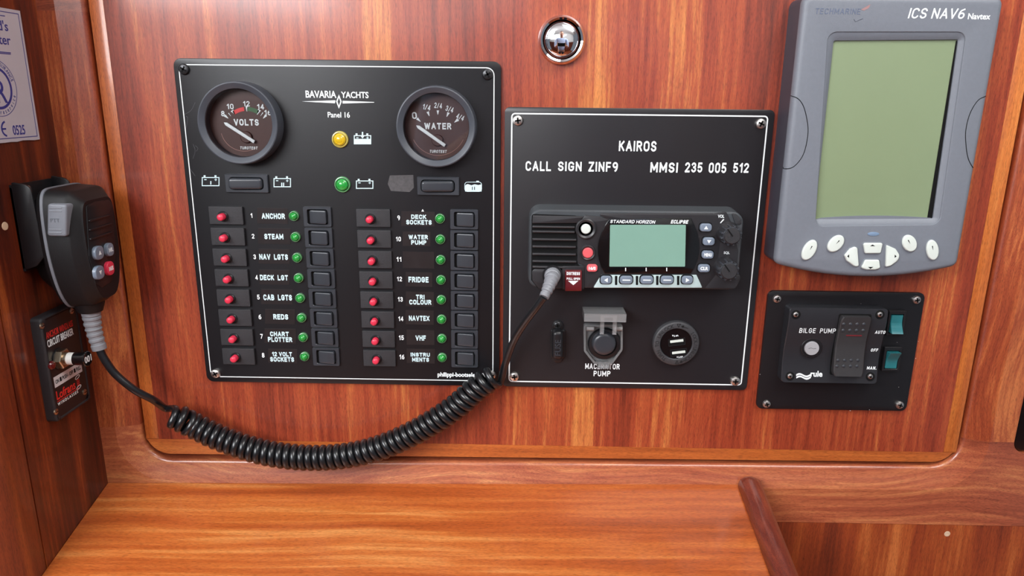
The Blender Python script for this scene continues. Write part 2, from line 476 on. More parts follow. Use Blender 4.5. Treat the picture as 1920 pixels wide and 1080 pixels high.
# ---------------------------------------------------------------- single stroke capitals for engraved and printed words
def _A(cx, cy, rx, ry, a0, a1, n=8): return [(cx+rx*math.cos(math.radians(a0+(a1-a0)*i/n)), cy+ry*math.sin(math.radians(a0+(a1-a0)*i/n))) for i in range(n+1)]
_O = lambda w, h=1.: _A(w/2, 1-w/2, w/2, w/2, 0, 180)+_A(w/2, w/2, w/2, w/2, 180, 360)+[(w, 1-w/2)]
GL = {
 'A': (.62, [[(0, 0), (.31, 1), (.62, 0)], [(.11, .32), (.51, .32)]]),
 'B': (.54, [[(0, 0), (0, 1), (.28, 1)]+_A(.28, .76, .22, .24, 90, -90)+[(0, .52)], [(.28, .52)]+_A(.28, .26, .26, .26, 90, -90)+[(0, 0)]]),
 'C': (.56, [_A(.29, .71, .28, .29, 20, 180)+_A(.29, .29, .28, .29, 180, 340)]),
 'D': (.56, [[(0, 0), (0, 1), (.26, 1)]+_A(.26, .70, .30, .30, 90, 0)+_A(.26, .30, .30, .30, 0, -90)+[(0, 0)]]),
 'E': (.48, [[(.48, 1), (0, 1), (0, 0), (.48, 0)], [(0, .52), (.42, .52)]]),
 'F': (.46, [[(.46, 1), (0, 1), (0, 0)], [(0, .50), (.40, .50)]]),
 'G': (.58, [_A(.29, .71, .28, .29, 20, 180)+_A(.29, .29, .28, .29, 180, 360)+[(.57, .46), (.33, .46)]]),
 'H': (.56, [[(0, 0), (0, 1)], [(.56, 0), (.56, 1)], [(0, .52), (.56, .52)]]),
 'I': (.0, [[(0, 0), (0, 1)]]),
 'J': (.40, [[(.40, 1), (.40, .22)]+_A(.20, .22, .20, .22, 0, -180)]),
 'K': (.54, [[(0, 0), (0, 1)], [(.52, 1), (0, .40)], [(.17, .60), (.54, 0)]]),
 'L': (.46, [[(0, 1), (0, 0), (.46, 0)]]),
 'M': (.70, [[(0, 0), (0, 1), (.35, .25), (.70, 1), (.70, 0)]]),
 'N': (.56, [[(0, 0), (0, 1), (.56, 0), (.56, 1)]]),
 'O': (.58, [_O(.58)]),
 'P': (.52, [[(0, 0), (0, 1), (.27, 1)]+_A(.27, .74, .25, .26, 90, -90)+[(0, .48)]]),
 'Q': (.58, [_O(.58), [(.36, .22), (.60, -.05)]]),
 'R': (.54, [[(0, 0), (0, 1), (.27, 1)]+_A(.27, .75, .25, .25, 90, -90)+[(0, .50)], [(.28, .50), (.54, 0)]]),
 'S': (.52, [_A(.26, .745, .25, .255, 15, 270)+_A(.26, .25, .26, .25, 90, -165)]),
 'T': (.56, [[(0, 1), (.56, 1)], [(.28, 1), (.28, 0)]]),
 'U': (.56, [[(0, 1), (0, .28)]+_A(.28, .28, .28, .28, 180, 360)+[(.56, 1)]]),
 'V': (.60, [[(0, 1), (.30, 0), (.60, 1)]]),
 'W': (.86, [[(0, 1), (.22, 0), (.43, .9), (.64, 0), (.86, 1)]]),
 'X': (.58, [[(0, 0), (.58, 1)], [(0, 1), (.58, 0)]]),
 'Y': (.58, [[(0, 1), (.29, .46), (.58, 1)], [(.29, .46), (.29, 0)]]),
 'Z': (.52, [[(0, 1), (.52, 1), (0, 0), (.52, 0)]]),
 '0': (.50, [_O(.50)]),
 '1': (.24, [[(0, .76), (.24, 1), (.24, 0)]]),
 '2': (.50, [_A(.25, .74, .25, .26, 165, -20)+[(0, 0), (.50, 0)]]),
 '3': (.50, [_A(.25, .76, .23, .24, 160, -90), _A(.25, .26, .25, .26, 90, -160)]),
 '4': (.52, [[(.38, 0), (.38, 1), (0, .26), (.52, .26)]]),
 '5': (.50, [[(.46, 1), (.07, 1), (.03, .52)]+_A(.24, .30, .26, .30, 130, -150)]),
 '6': (.50, [[(.40, .98)]+_A(.30, .42, .30, .50, 120, 180)+[(0, .28)], _A(.25, .28, .25, .28, 180, 540, 14)]),
 '7': (.50, [[(0, 1), (.50, 1), (.16, 0)]]),
 '8': (.50, [_A(.25, .76, .22, .24, -90, 270), _A(.25, .26, .25, .26, 90, 450)]),
 '9': (.50, [_A(.25, .72, .25, .28, 0, 360, 14), [(.50, .72)]+_A(.20, .58, .30, .58, 0, -75)]),
 '/': (.36, [[(0, 0), (.36, 1)]]), '-': (.3, [[(0, .42), (.3, .42)]]), '.': (.0, [[(0, 0), (0, .03)]]),
}
def split_sharp(P):
    out = [[P[0]]]
    for i in range(1, len(P)):
        out[-1].append(P[i])
        if i < len(P)-1 and (P[i]-P[i-1]).normalized().dot((P[i+1]-P[i]).normalized()) < .45: out.append([P[i]])
    return out
def stroke_bm(s, wt=.14, gap=.24, shear=0., wide=1.):
    bm = NB(); x0 = 0.; ns = 0
    h = wt/2
    for ch in s:
        if ch == ' ': x0 += .38*wide; continue
        w, strokes = GL[ch]
        pieces = []
        for st in strokes:
            P = [Vector((x0+a*wide, b*(1-wt)+h)) for a, b in st]
            Q = [P[0]]
            for p in P[1:]:
                if (p-Q[-1]).length > 1e-4: Q.append(p)
            pieces += split_sharp(Q)
        for P in pieces:
            ns += 1; zo = .000010*(ns % 5); L, R = [], []
            closed = len(P) > 3 and (P[0]-P[-1]).length < .02
            for i, p in enumerate(P):
                a = P[i-1] if i else (P[-2] if closed else None); b = P[i+1] if i < len(P)-1 else (P[1] if closed else None)
                d1 = (p-a).normalized() if a is not None else None; d2 = (b-p).normalized() if b is not None else None
                d1 = d1 or d2; d2 = d2 or d1
                n1, n2 = Vector((-d1.y, d1.x)), Vector((-d2.y, d2.x)); m = n1+n2
                k = 2/max(1.7, m.length_squared) if m.length > .3 else 0
                m = m*k if k else n2
                e1 = -d1*0
                if a is None: e1 = -d2*h*.9
                if b is None: e1 = d1*h*.9
                L.append(p+m*h+e1); R.append(p-m*h+e1)
            vl = [bm.verts.new((v.x+shear*v.y, v.y, zo)) for v in L]; vr = [bm.verts.new((v.x+shear*v.y, v.y, zo)) for v in R]
            for i in range(len(P)-1): bm.faces.new((vl[i], vr[i], vr[i+1], vl[i+1]))
        x0 += w*wide+gap+wt
    return bm
def stext(name, s, bb, parent, mat, Y=0., wt=.15, shear=0., rot=0., into=None, gap=.22, wide=1.):
    x0, y0, x1, y1 = bb; cx, cy = (x0+x1)/2, (y0+y1)/2
    c = xz(cx, cy, Y); a, b = xz(x0, cy, Y), xz(x1, cy, Y); d, e = xz(cx, y0, Y), xz(cx, y1, Y)
    bm = fit(stroke_bm(s, wt, gap, shear, wide), c[0], c[1], abs(b[0]-a[0]), abs(d[1]-e[1]), Y-.00002, rot)
    if into is not None: merge(into, bm); return None
    return obj(name, bm, mat, parent)

# ================================================================ the setting
YF = -.004                                       # front of the frame around the door
ZTOP = UY(960, 0, 0).z+.10
HB_L, HB_R = UY(320, 868, YF).z, UY(1760, 881, YF).z
ZRB = UY(1500, 979, YF).z                        # lower edge of the frame
XR = .56
hole = [(-.3268, HB_L), (.3790, HB_R), (.3790, ZTOP-.02), (-.3268, ZTOP-.02)]
HOLE = fillet(hole, .024, 8)
slot = [(.4185, UY(1902, 849, YF).z), (.52, UY(1902, 849, YF).z), (.52, UY(1902, 690, YF).z), (.4185, UY(1902, 690, YF).z)]
SLOT = fillet(slot, .010, 6)
MO = inset(HOLE, -.019)
bm = NB()
prism(bm, [(XW, ZRB), (XR, ZRB), (XR, ZTOP+.06), (XW, ZTOP+.06)], .02, YF, 0, holes=[MO, SLOT], hy=.02, hbev=0)
fr = struct('trim_1', bm, W_FRAME)
bm = NB()                                        # sloped moulding with a round inner edge
prof = [(MO, .015), (MO, YF)]
for t, d in ((0, .019), (.5, .010), (1, .0035)): prof.append((inset(HOLE, -d), YF+.0050*t))
for k in range(1, 6):
    a = PI/2*k/5; prof.append((inset(HOLE, -.0035*(1-math.sin(a))), YF+.0050+.0035*(1-math.cos(a))))
prof.append((HOLE, .02))
ringp(bm, prof)
mo = struct('trim_2', bm, W_FRAME)
bm = NB(); box(bm, XW, XR, .0275, .035, ZRB-.25, ZTOP+.06)
struct('wall_rear', bm, M_PIT)
bm = NB(); box(bm, XW, XR, YF+.0002, .0265, ZRB-.25, ZRB-.0004)
struct('wall_back', bm, W_LOW)
yp = wyz(37, 780)[0]                             # left wall ends in a rounded post
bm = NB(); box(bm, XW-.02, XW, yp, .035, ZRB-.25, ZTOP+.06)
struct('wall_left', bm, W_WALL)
bm = NB(); pts = [(XW-.001, yp-.0004), (XW, yp-.0012), (XW, yp-.014)]
for k in range(1, 9):
    a = PI/2*k/8; pts.append((XW-.022*(1-math.cos(a)), yp-.014-.022*math.sin(a)))
pts += [(XW-.05, yp-.036), (XW-.05, yp-.0004)]
v0 = [bm.verts.new((x, y, ZRB-.25)) for x, y in pts]; v1 = [bm.verts.new((x, y, ZTOP+.06)) for x, y in pts]
bridge(bm, v0, v1)
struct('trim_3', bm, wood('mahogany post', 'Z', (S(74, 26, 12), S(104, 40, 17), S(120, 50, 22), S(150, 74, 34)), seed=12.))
# the cabin behind the camera, seen only as reflections
bm = NB(); box(bm, -1.6, 1.6, -2.42, -2.40, 0, 1.28)
struct('wall_front', bm, wood('far mahogany', 'Z', DRK, seed=15.))
bm = NB(); box(bm, -1.6, 1.6, -2.42, .04, 2.08, 2.10)
struct('ceiling', bm, M_HEAD)
bm = NB(); box(bm, -1.6, 1.6, -2.42, .04, -.02, 0)
struct('floor', bm, W_LOW)
bm = NB(); box(bm, -1.6, 1.6, -2.42, -2.40, 1.2805, 2.08)
struct('wall_top', bm, M_HEAD)

# ================================================================ access door
def whole(poly, r): return fillet(poly, r, 8)
dz0, dz1 = UY(320, 851, .003).z, UY(1757, 866, .003).z
XL, XRD = -.3243, .3764
door = thing('access_door', 'large varnished mahogany door framed by a dark gap, carrying the instruments', 'door', (0, .015, dz0))
LP = .0112
bm = NB()
box(bm, XL+LP, XRD-LP, .003, .026, min(dz0, dz1)+LP+.003, ZTOP-.034)
obj('panel', bm, W_DOOR, door)
op = fillet([(XL, dz0), (XRD, dz1), (XRD, ZTOP-.022), (XL, ZTOP-.022)], [.020, .020, .004, .004], 8)
zb = min(dz0, dz1)+LP+.003
def strip(name, poly, m, bev=.0008):
    b = NB(); prism(b, poly, .026, .003, bev, 2); return obj(name, b, m, door)
zi = zb-.0001
def lowpoly():
    q = [p for p in op if p[1] < zi and p[0] > 0]+[(XRD, zi), (XL, zi)]+[p for p in op if p[1] < zi and p[0] < 0]
    return q
strip('lower_lipping', lowpoly(), W_LIPH, 0)
strip('side_lipping', [(XL, zb+.0001), (XL+LP-.0001, zb+.0001), (XL+LP-.0001, ZTOP-.034), (XL, ZTOP-.034)], W_LIPV, .0005)
strip('side_lipping', [(XRD-LP+.0001, zb+.0001), (XRD, zb+.0001), (XRD, ZTOP-.034), (XRD-LP+.0001, ZTOP-.034)], W_LIPV, .0005)
# chrome push latch
cx, cz = xz(1053, 75, .0)
R0 = pw(90, -.004, (1008, 75))/2
lt = thing('push_latch', 'round domed chrome push latch in the wood above the KAIROS plate', 'latch', (cx, .003, cz))
latch = NB(); lathe(latch, cx, cz, [(R0, .003), (R0, .0005), (R0*.97, -.0025), (R0*.88, -.0042), (R0*.80, -.0036), (R0*.74, -.0012), (R0*.74, .003)], 64)
obj('latch_ring', latch, M_CHROME, lt)
bm = NB(); rb = R0*.69
lathe(bm, cx, cz, [(rb, .003), (rb, -.002), (rb*.985, -.0035)]+[(rb*.97*math.cos(PI/2*k/10), -.0035-.0030*math.sin(PI/2*k/10)) for k in range(1, 10)]+[(0, -.0065)], 64)
obj('latch_button', bm, M_CHROME, lt)

# ================================================================ chart table
A, B = UY(205, 905, YF), UY(1372, 908, YF)
fl = UX(88, 1065, XW)
TN = (B-A).cross(fl-A).normalized()
if TN.z < 0: TN = -TN
table = thing('chart_table', 'sloping varnished mahogany chart table below the coiled cord', 'table', (0, -.2, A.z-.06))
def tp(px, py): return UP(px, py, A, TN)
def tz(x, y, h=0.): return Vector((x, y, A.z-((x-A.x)*TN.x+(y-A.y)*TN.y)/TN.z+h))
xl, xr = XW+.0004, tp(1395, 930).x
xf0, xf1 = tp(1370, 911).x, tp(1459, 1080).x
TY0, TY1 = YF-.0004, -.42
bm = NB()
c = []
for h in (-.016, 0):
    c += [bm.verts.new(tz(xl, TY0, h)), bm.verts.new(tz(xr, TY0, h)), bm.verts.new(tz(xr, TY1, h)), bm.verts.new(tz(xl, TY1, h))]
bridge(bm, c[:4], c[4:]); bm.faces.new(c[:4][::-1]); bm.faces.new(c[4:])
obj('table_top', bm, W_TABLE, table)
fx = (xf0+xf1)/2; FWD = UY(1429, 892, YF-.001).x-fx
prof = [(0, 0), (0, .003), (.0015, .0075), (.005, .0098), (FWD*.45, .0108), (FWD-.006, .0092), (FWD-.002, .0065), (FWD, .002), (FWD, -.030), (FWD-.004, -.030), (0, -.016)]
bm = NB()
prev = None
ys = [TY0-.0005, TY0-.0015, TY0-.004, TY0-.008]+[TY0-.008-(.41)*k/20 for k in range(1, 21)]
for i, y in enumerate(ys):
    sh = (.62, .85, .97, 1)[i] if i < 4 else 1
    cur = [bm.verts.new(tz(fx+FWD/2+(x-FWD/2)*(.8+.2*sh), y, z*sh if z > 0 else z)) for x, z in prof]
    if prev: bridge(bm, prev, cur)
    else: bm.faces.new(cur[::-1])
    prev = cur
bm.faces.new(prev)
obj('fiddle_rail', bm, W_FIDDLE, table, label='dark rounded rail along the right edge')

# ================================================================ switch panel
def plate(name, label, cat, poly, r, mat, y0=.003, y1=0., bev=.0006):
    o = fillet(poly, r, 6)
    cxm = sum(p[0] for p in poly)/4; zmn = min(p[1] for p in poly)
    t = thing(name, label, cat, (cxm, y0, zmn))
    bm = NB(); prism(bm, o, y0, y1, bev, 2)
    obj('faceplate', bm, mat, t)
    return t
def quad(pl, Y=0.):
    p = [xz(a, b, Y) for a, b in pl]           # TL TR BR BL -> a true rectangle
    x0, x1 = (p[0][0]+p[3][0])/2, (p[1][0]+p[2][0])/2
    return [(x0, (p[2][1]+p[3][1])/2), (x1, (p[2][1]+p[3][1])/2), (x1, (p[0][1]+p[1][1])/2), (x0, (p[0][1]+p[1][1])/2)]
sp = plate('switch_panel', 'large black panel with two round gauges above sixteen numbered switches', 'switch panel',
           quad([(323, 107), (938, 117), (938, 723), (388, 717)]), .006, M_PLATE)
border(sp, quad([(333, 119), (926, 127.5), (926, 713), (396, 708.5)]), .006, .0007)
for (px, py), m in zip(((345.5, 130), (914.5, 139.5), (405, 700), (921, 703)), (M_DSTEEL, M_DSTEEL, M_STEEL, M_STEEL)):
    x, z = xz(px, py); screw(sp, x, z, 0, .0041, m, h=.0022)

def gauge(name, lab, pc, pl, pr, dial_c):
    YB = -.0120
    cx, cz = xz(pc[0], pc[1], YB); r = (UY(pr, pc[1], YB).x-UY(pl, pc[1], YB).x)/2
    g = obj(name, lathe(NB(), cx, cz, [(r*1.015, 0), (r*1.015, -.003), (r, -.0105), (r*.985, -.0117), (r*.96, YB), (r*.93, YB+.0004), (r*.835, YB+.0022), (r*.825, YB+.003), (r*.825, -.0012)], 72), M_BEZEL, sp, label=lab)
    dr = r*.822
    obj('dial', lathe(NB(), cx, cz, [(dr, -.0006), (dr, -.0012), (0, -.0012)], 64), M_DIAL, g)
    return g, cx, cz, r
YD = -.0013
def dxz(px, py): return xz(px, py, YD)
def dtext(bm, s, cpx, h, w=None, rot=0., bold=.01, shear=0.):
    c = dxz(*cpx)
    hh = pw(1, YD, cpx)*h; ww = pw(1, YD, cpx)*w if w else None
    big = s in ('VOLTS', 'WATER')
    t = stroke_bm(s, .22 if big else .18 if len(s) < 4 else .2, .2, shear)
    if ww is None:
        xs = [v.co.x for v in t.verts]; ysv = [v.co.y for v in t.verts]
        ww = hh*(max(xs)-min(xs))/(max(ysv)-min(ysv))
    merge(bm, fit(t, c[0], c[1], ww, hh, YD, rot))
def poly(bm, pxs, Y, th=.00012, pj=None):
    prism(bm, [pj(*p) if pj else xz(p[0], p[1], Y) for p in pxs], Y+.00001, Y-th)
def tick(bm, c, tip, wpx):                       # tapered mark pointing at tip
    a, b = Vector(c), Vector(tip); n = (b-a).normalized(); s = Vector((-n.y, n.x))*wpx/2
    poly(bm, [a+s, a-s, b-s*.15, b+s*.15], YD)
def arcpx(bm, c, r0, r1, a0, a1, n=14, Y=YD):
    o = [(c[0]+r1*math.cos(math.radians(a0+(a1-a0)*i/n)), c[1]-r1*math.sin(math.radians(a0+(a1-a0)*i/n))) for i in range(n+1)]
    o += [(c[0]+r0*math.cos(math.radians(a1+(a0-a1)*i/n)), c[1]-r0*math.sin(math.radians(a1+(a0-a1)*i/n))) for i in range(n+1)]
    poly(bm, o, Y)
def needle(g, tip, tail, hub):
    a, b = Vector(xz(tip[0], tip[1], -.0035)), Vector(xz(tail[0], tail[1], -.0035))
    n = (b-a).normalized(); s = Vector((-n.y, n.x))
    w0, w1 = .0007, .0012
    bm = NB(); prism(bm, [tuple(a), tuple(a+n*.002+s*w1), tuple(b+s*w1), tuple(b-s*w1), tuple(a+n*.002-s*w1)], -.003, -.0042, .0002, 2)
    obj('needle', bm, M_WHITE, g)
    h = xz(hub[0], hub[1], -.002)
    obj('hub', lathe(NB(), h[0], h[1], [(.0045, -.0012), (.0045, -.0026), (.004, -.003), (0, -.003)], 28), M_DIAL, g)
# voltmeter
g, cx, cz, r = gauge('voltmeter', 'round voltmeter gauge reading from 8 to 16', (445, 231.5), 369, 521, (462, 235))
bm = NB()
for s, p, h in (('8', (418, 213), 10), ('10', (431.5, 199.5), 10), ('12', (462, 194.5), 10), ('14', (488.5, 200), 10), ('16', (502, 211), 10)): dtext(bm, s, p, h)
dtext(bm, 'VOLTS', (461.8, 229.3), 12.5, 47)
dtext(bm, 'TUROTEST', (467, 277.5), 5.5, 33, shear=.2, bold=.02)
for c, tip, w in (((421.5, 216.5), (428, 222), 5), ((428.5, 212), (433, 218), 1.6), ((435, 207), (440.5, 214), 6), ((463, 199), (463, 209), 5), ((486.5, 206), (482, 215), 6), ((493, 211), (488.5, 217.5), 1.6), ((499, 216), (493.5, 222), 5)): tick(bm, c, tip, w)
obj('dial_lettering', bm, M_WHITE, g)
bm = NB(); ac = (462, 245)
arcpx(bm, ac, 37, 44.5, 126, 96); obj('red_band', bm, pm('red dial print', S(220, 58, 60), .5), g)
bm = NB(); arcpx(bm, ac, 37, 44.5, 88, 57); obj('green_band', bm, pm('green dial print', S(52, 96, 56), .5), g)
bm = NB(); arcpx(bm, (458.5, 238.5), 44.5, 45.3, 195, 300, 24); obj('dial_line', bm, pm('bronze dial print', S(160, 116, 106), .5), g)
needle(g, (420, 229.5), (477, 266), (462, 257))
obj('glass', lathe(NB(), cx, cz, [(r*.82, -.0088), (r*.82, -.0094), (0, -.0094)], 48), M_GLASS, g)
# water gauge
g, cx, cz, r = gauge('water_gauge', 'round water gauge reading from 0 to 4/4', (817, 238.5), 742, 892, (822, 238))
bm = NB()
for s, p, h, ro in (('0', (777, 216.5), 12.5, .1), ('1/4', (800, 201), 10.5, -.2), ('2/4', (821.5, 198), 10.5, -.1), ('3/4', (843, 204.5), 10.5, -.3), ('4/4', (863, 219.5), 10.5, -.4)): dtext(bm, s, p, h, 9 if s == '0' else 14.5, rot=ro)
dtext(bm, 'WATER', (821, 236.5), 12.5, 51)
dtext(bm, 'TUROTEST', (822, 284), 5.5, 32, shear=.2, bold=.02)
for c, tip, w in (((782, 222), (788.5, 228), 5), ((802, 209.5), (805, 217.5), 5), ((821, 207), (821, 215), 4.5), ((841, 211), (837.5, 219), 5), ((859, 224), (852, 229.5), 6)): tick(bm, c, tip, w)
obj('dial_lettering', bm, M_WHITE, g)
bm = NB(); arcpx(bm, (822, 240), 51, 51.8, 205, 335, 24); obj('dial_line', bm, pm('bronze dial print', S(160, 116, 106), .5), g)
needle(g, (780.5, 235), (834.5, 273), (820, 263))
obj('glass', lathe(NB(), cx, cz, [(r*.82, -.0088), (r*.82, -.0094), (0, -.0094)], 48), M_GLASS, g)

# maker's mark
bm = NB()
text('', 'BAVARIA', (573, 170, 630.5, 183.5), sp, None, into=bm, bold=.02)
text('', 'YACHTS', (639.5, 172, 691, 184), sp, None, into=bm, bold=.02)
poly(bm, [(566, 190.2), (629, 188.2), (628, 193.6), (600, 192)], 0)
poly(bm, [(642.5, 189), (701.5, 191.3), (701.5, 192.2), (642.5, 194)], 0)
dm = lambda a, b: [xz(635.5+a*k[0], 190.5+b*k[1]) for k in ((0, -1), (1, 0), (0, 1), (-1, 0))]
o, i = ccw(dm(5.2, 13.2)), ccw(dm(2.6, 8))
ringp(bm, [(o, 0), (o, -.00015), (i, -.00015), (i, 0)])
obj('maker_lettering', bm, M_WHITE, sp)
text('panel_lettering', 'Panel 16', (614.5, 210, 656, 220.5), sp, M_WHITE)
text('footer_lettering', 'philippi-bootselektrik', (820.5, 698.5, 912, 709), sp, M_WHITE, bold=.035)

# lamps
def lamp(name, px, py, rpx, m1, m2, m3, label=None, par=None):
    x, z = xz(px, py, -.001); r = pw(rpx, -.001, (px, py))
    o = obj(name, lathe(NB(), x, z, [(r, 0), (r, -.0012), (r*.94, -.0020), (r*.84, -.0022), (r*.80, -.0014), (r*.78, -.001), (r*.5, -.001)], 36), m2, par or sp, label=label)
    obj('lens', lathe(NB(), x, z, [(r*.73, -.0008), (r*.72, -.0026), (r*.62, -.0034), (r*.5, -.0037), (r*.46, -.0034), (r*.3, -.0041), (0, -.0045)], 36), m1, o)
    obj('lens_gap', lathe(NB(), x, z, [(r*.80, -.0005), (r*.80, -.0011), (r*.7, -.0011)], 32), m3, o)
    return o
lamp('indicator_lamp', 637.5, 261.5, 15.5, M_YELLOW, M_YELLOWR, M_YELLOWR, 'yellow indicator lamp')
lamp('indicator_lamp', 642, 346, 15, M_GREEN, M_GREENR, M_GREEND, 'large green indicator lamp')

# battery and tank symbols
def outline_px(bm, pts, w=1.6, Y=0.):
    o = ccw([xz(a, b, Y) for a, b in pts]); i = inset(o, pw(w, Y, pts[0]))
    ringp(bm, [(o, Y), (o, Y-.00015), (i, Y-.00015), (i, Y)])
def rectpx(bm, x0, y0, x1, y1, Y=0.): poly(bm, [(x0, y0), (x1, y0), (x1, y1), (x0, y1)], Y)
def battery(x, y, w, h, mark, fill=False):
    bm = NB()
    if fill:
        outline_px(bm, [(x, y), (x+w, y), (x+w, y+h*.5), (x, y+h*.5)]); rectpx(bm, x, y+h*.46, x+w, y+h)
        rectpx(bm, x+w*.46, y-h*.36, x+w*.54, y+h*.1); poly(bm, [(x+w*.38, y+h*.06), (x+w*.62, y+h*.06), (x+w*.5, y+h*.36)], 0)
    else: outline_px(bm, [(x, y), (x+w, y), (x+w, y+h), (x, y+h)])
    for q in (.15, .77): rectpx(bm, x+w*(q-.05), y-h*.2, x+w*(q+.06), y-.1)
    rectpx(bm, x+w*.14, y+h*.24, x+w*.27, y+h*.33)
    rectpx(bm, x+w*.72, y+h*.25, x+w*.86, y+h*.33); rectpx(bm, x+w*.765, y+h*.17, x+w*.815, y+h*.42)
    if mark == 1: rectpx(bm, x+w*.48, y+h*.45, x+w*.54, y+h*.82)
    if mark == 2:
        for q in (.44, .55): rectpx(bm, x+w*q, y+h*.5, x+w*(q+.06), y+h*.9)
    obj('battery_symbol', bm, M_LTXT, sp)
battery(378.5, 332, 33, 17, 1); battery(513, 334, 32.5, 17, 2)
battery(663.5, 253.5, 32.5, 17, 0, True); battery(667.5, 338.5, 32.5, 15.5, 0)
bm = NB(); o = fillet([xz(871, 341), xz(903.5, 341), xz(903.5, 359.5), xz(871, 359.5)], .0022, 5); i = inset(o, .0004)
ringp(bm, [(o, 0), (o, -.00015), (i, -.00015), (i, 0)])
prism(bm, fillet([xz(872, 347), xz(877, 345), xz(884, 347.5), xz(890, 345.5), xz(897, 347), xz(903, 345.5), xz(903, 359), xz(872, 359)], [0, 0, 0, 0, 0, 0, .002, .002], 4), .0, -.00016)
rectpx(bm, 893, 339, 898, 341.4)
obj('tank_symbol', bm, M_LTXT, sp)
bm = NB()
for q in (885, 889): poly(bm, [(q, 350), (q+1.4, 350), (q+1.4, 356), (q, 356)], -.00016)
obj('tank_mark', bm, M_PLATE, sp)
# worn patch of old label
bm = NB(); prism(bm, [xz(*p) for p in ((731, 329), (775, 328), (776, 352), (768, 360), (733, 358), (727, 345))], .00001, -.00008)
obj('label_residue', bm, M_BUFF, sp)
bm = NB(); poly(bm, [(790, 396.5), (795, 396.5), (792.5, 392)], 0); obj('arrow_mark', bm, M_WHITE, sp)

# scratches on the paint
bm = NB()
for pl in ([(345, 215), (358, 207), (366, 192)], [(349, 240), (352, 222), (349, 218)], [(362, 297), (366, 283), (362, 270)], [(368, 284), (371, 278), (366, 273)], [(356, 316), (366, 330)]):
    tube(bm, smooth_path([UY(a, b, -.00003) for a, b in pl], 6), .00007, 5)
obj('scratches', bm, pm('scuffed paint', S(112, 112, 120), .6), sp)

# pill shaped main switches
def pill(px, py, wpx, hpx):
    x, z = xz(px, py, -.0015); w, h = pw(wpx, -.0015, (px, py)), pw(hpx, -.0015, (px, py))*1.02
    fo, fi = rrect(x, z, w, h, .0008, 6), rrect(x-.0002, z, w*.80, h*.66, h*.2, 6)
    s = obj('main_switch', (lambda b: (ringp(b, [(fo, 0), (fo, -.0016), (inset(fo, .0004), -.0020), (inset(fi, -.0003), -.0020), (fi, -.0016), (fi, -.0002)]), b)[1])(NB()), M_SATIN, sp)
    b = NB(); prism(b, rrect(x-.0002, z, w*.76, h*.60, h*.18, 6), -.0001, -.0048, .0018, 4)
    for v in b.verts:
        if v.co.y < -.002: v.co.y += .10*(v.co.x-x)
    obj('rocker', b, M_SATIN, s)
    obj('switch_gap', (lambda b: (prism(b, fi, .00005, -.00025), b)[1])(NB()), M_PIT, s)
    return s
pill(462.5, 344, 80, 33.5); pill(821.5, 349, 79, 33.5)

# sixteen circuits
def lin(a, b, k): return (a[0]+(b[0]-a[0])*k/7, a[1]+(b[1]-a[1])*k/7)
def rowpos(p1, p8): return [lin(xz(*p1), xz(*p8), k) for k in range(8)]
def rocker_switch(x, z, w, h):
    fo = rrect(x, z, w, h, .0012, 5); fi = rrect(x+.0001, z, w*.72, h*.74, .0014, 5)
    b = NB(); ringp(b, [(fo, 0), (fo, -.0016), (inset(fo, .0003), -.0020), (inset(fi, -.0003), -.0020), (fi, -.0017), (fi, -.0001)])
    s = obj('rocker_switch', b, M_SATIN, sp)
    obj('switch_gap', (lambda q: (prism(q, fi, .00005, -.00015), q)[1])(NB()), M_PIT, s)
    b = NB(); prism(b, rrect(x+w*.035, z, w*.61, h*.66, .0013, 5), -.0001, -.0030, .0005, 2)
    for v in b.verts:
        if v.co.y < -.0015: v.co.y -= .20*(v.co.x-x)+.0003+.9*((v.co.z-z)/h)*abs((v.co.z-z)/h)*.001
    obj('rocker', b, M_SATIN, s)
    return s
def breaker(x, z, w, h):
    b = NB(); prism(b, rrect(x, z, w, h, .0006, 3), 0, -.0022, .0003, 2)
    s = obj('push_breaker', b, M_ROUGHB, sp)
    bx, bz = x-.0022, z-.0006
    obj('collar', lathe(NB(), bx, bz, [(.0042, -.002), (.0042, -.0030), (.0037, -.0036), (.0031, -.0036), (.0030, -.002)], 28), M_BLACK, s)
    obj('button', lathe(NB(), bx, bz, [(.0027, -.002), (.0027, -.0078), (.0023, -.0084), (.0014, -.0088), (0, -.0089)], 28), M_REDBTN, s)
    return s
W1, H1 = pw(63.0, -.001, (425, 403)), pw(32.5, -.001, (425, 403))*1.03
W2, H2 = pw(52.5, -.001, (596, 406)), pw(36.5, -.001, (596, 406))*1.03
for bc, rc, lc in ((((425.5, 403.5), (449, 667)), ((596, 406.2), (612.3, 668)), ((551, 405), (571, 668))),
                   (((700.8, 408.2), (712.3, 670.3)), ((870.6, 411), (871.5, 671)), ((825, 410), (829, 670)))):
    for pts, make in ((rowpos(*bc), lambda x, z: breaker(x, z, W1, H1)), (rowpos(*rc), lambda x, z: rocker_switch(x, z, W2, H2))):
        first = make(*pts[0])
        for x, z in pts[1:]: dup(first, (x-pts[0][0], 0, z-pts[0][1]))
    pts = rowpos(*lc)
    first = lamp('circuit_lamp', lc[0][0], lc[0][1], 9.3, M_GREEN, M_GREENR, M_GREEND)
    for x, z in pts[1:]: dup(first, (x-pts[0][0], 0, z-pts[0][1]))
NUM = ((471.5, 404), (474.5, 443), (477.5, 481.5), (481, 520), (484.5, 557), (487.5, 594), (490.5, 630.5), (493.5, 666))
NUM2 = ((747.5, 408.5), (747, 448), (748, 486), (749, 523), (750.5, 561), (751.5, 597.5), (752.5, 633), (753.5, 669))
for k in range(16):
    px, py = (NUM+NUM2)[k]; n = str(k+1)
    wd = 5. if len(n) == 1 else 9.5
    if n == '1': wd = 3.6
    stext('circuit_number', n, (px-wd/2, py-4.5, px+wd/2, py+4.5), sp, M_WHITE, wt=.18)
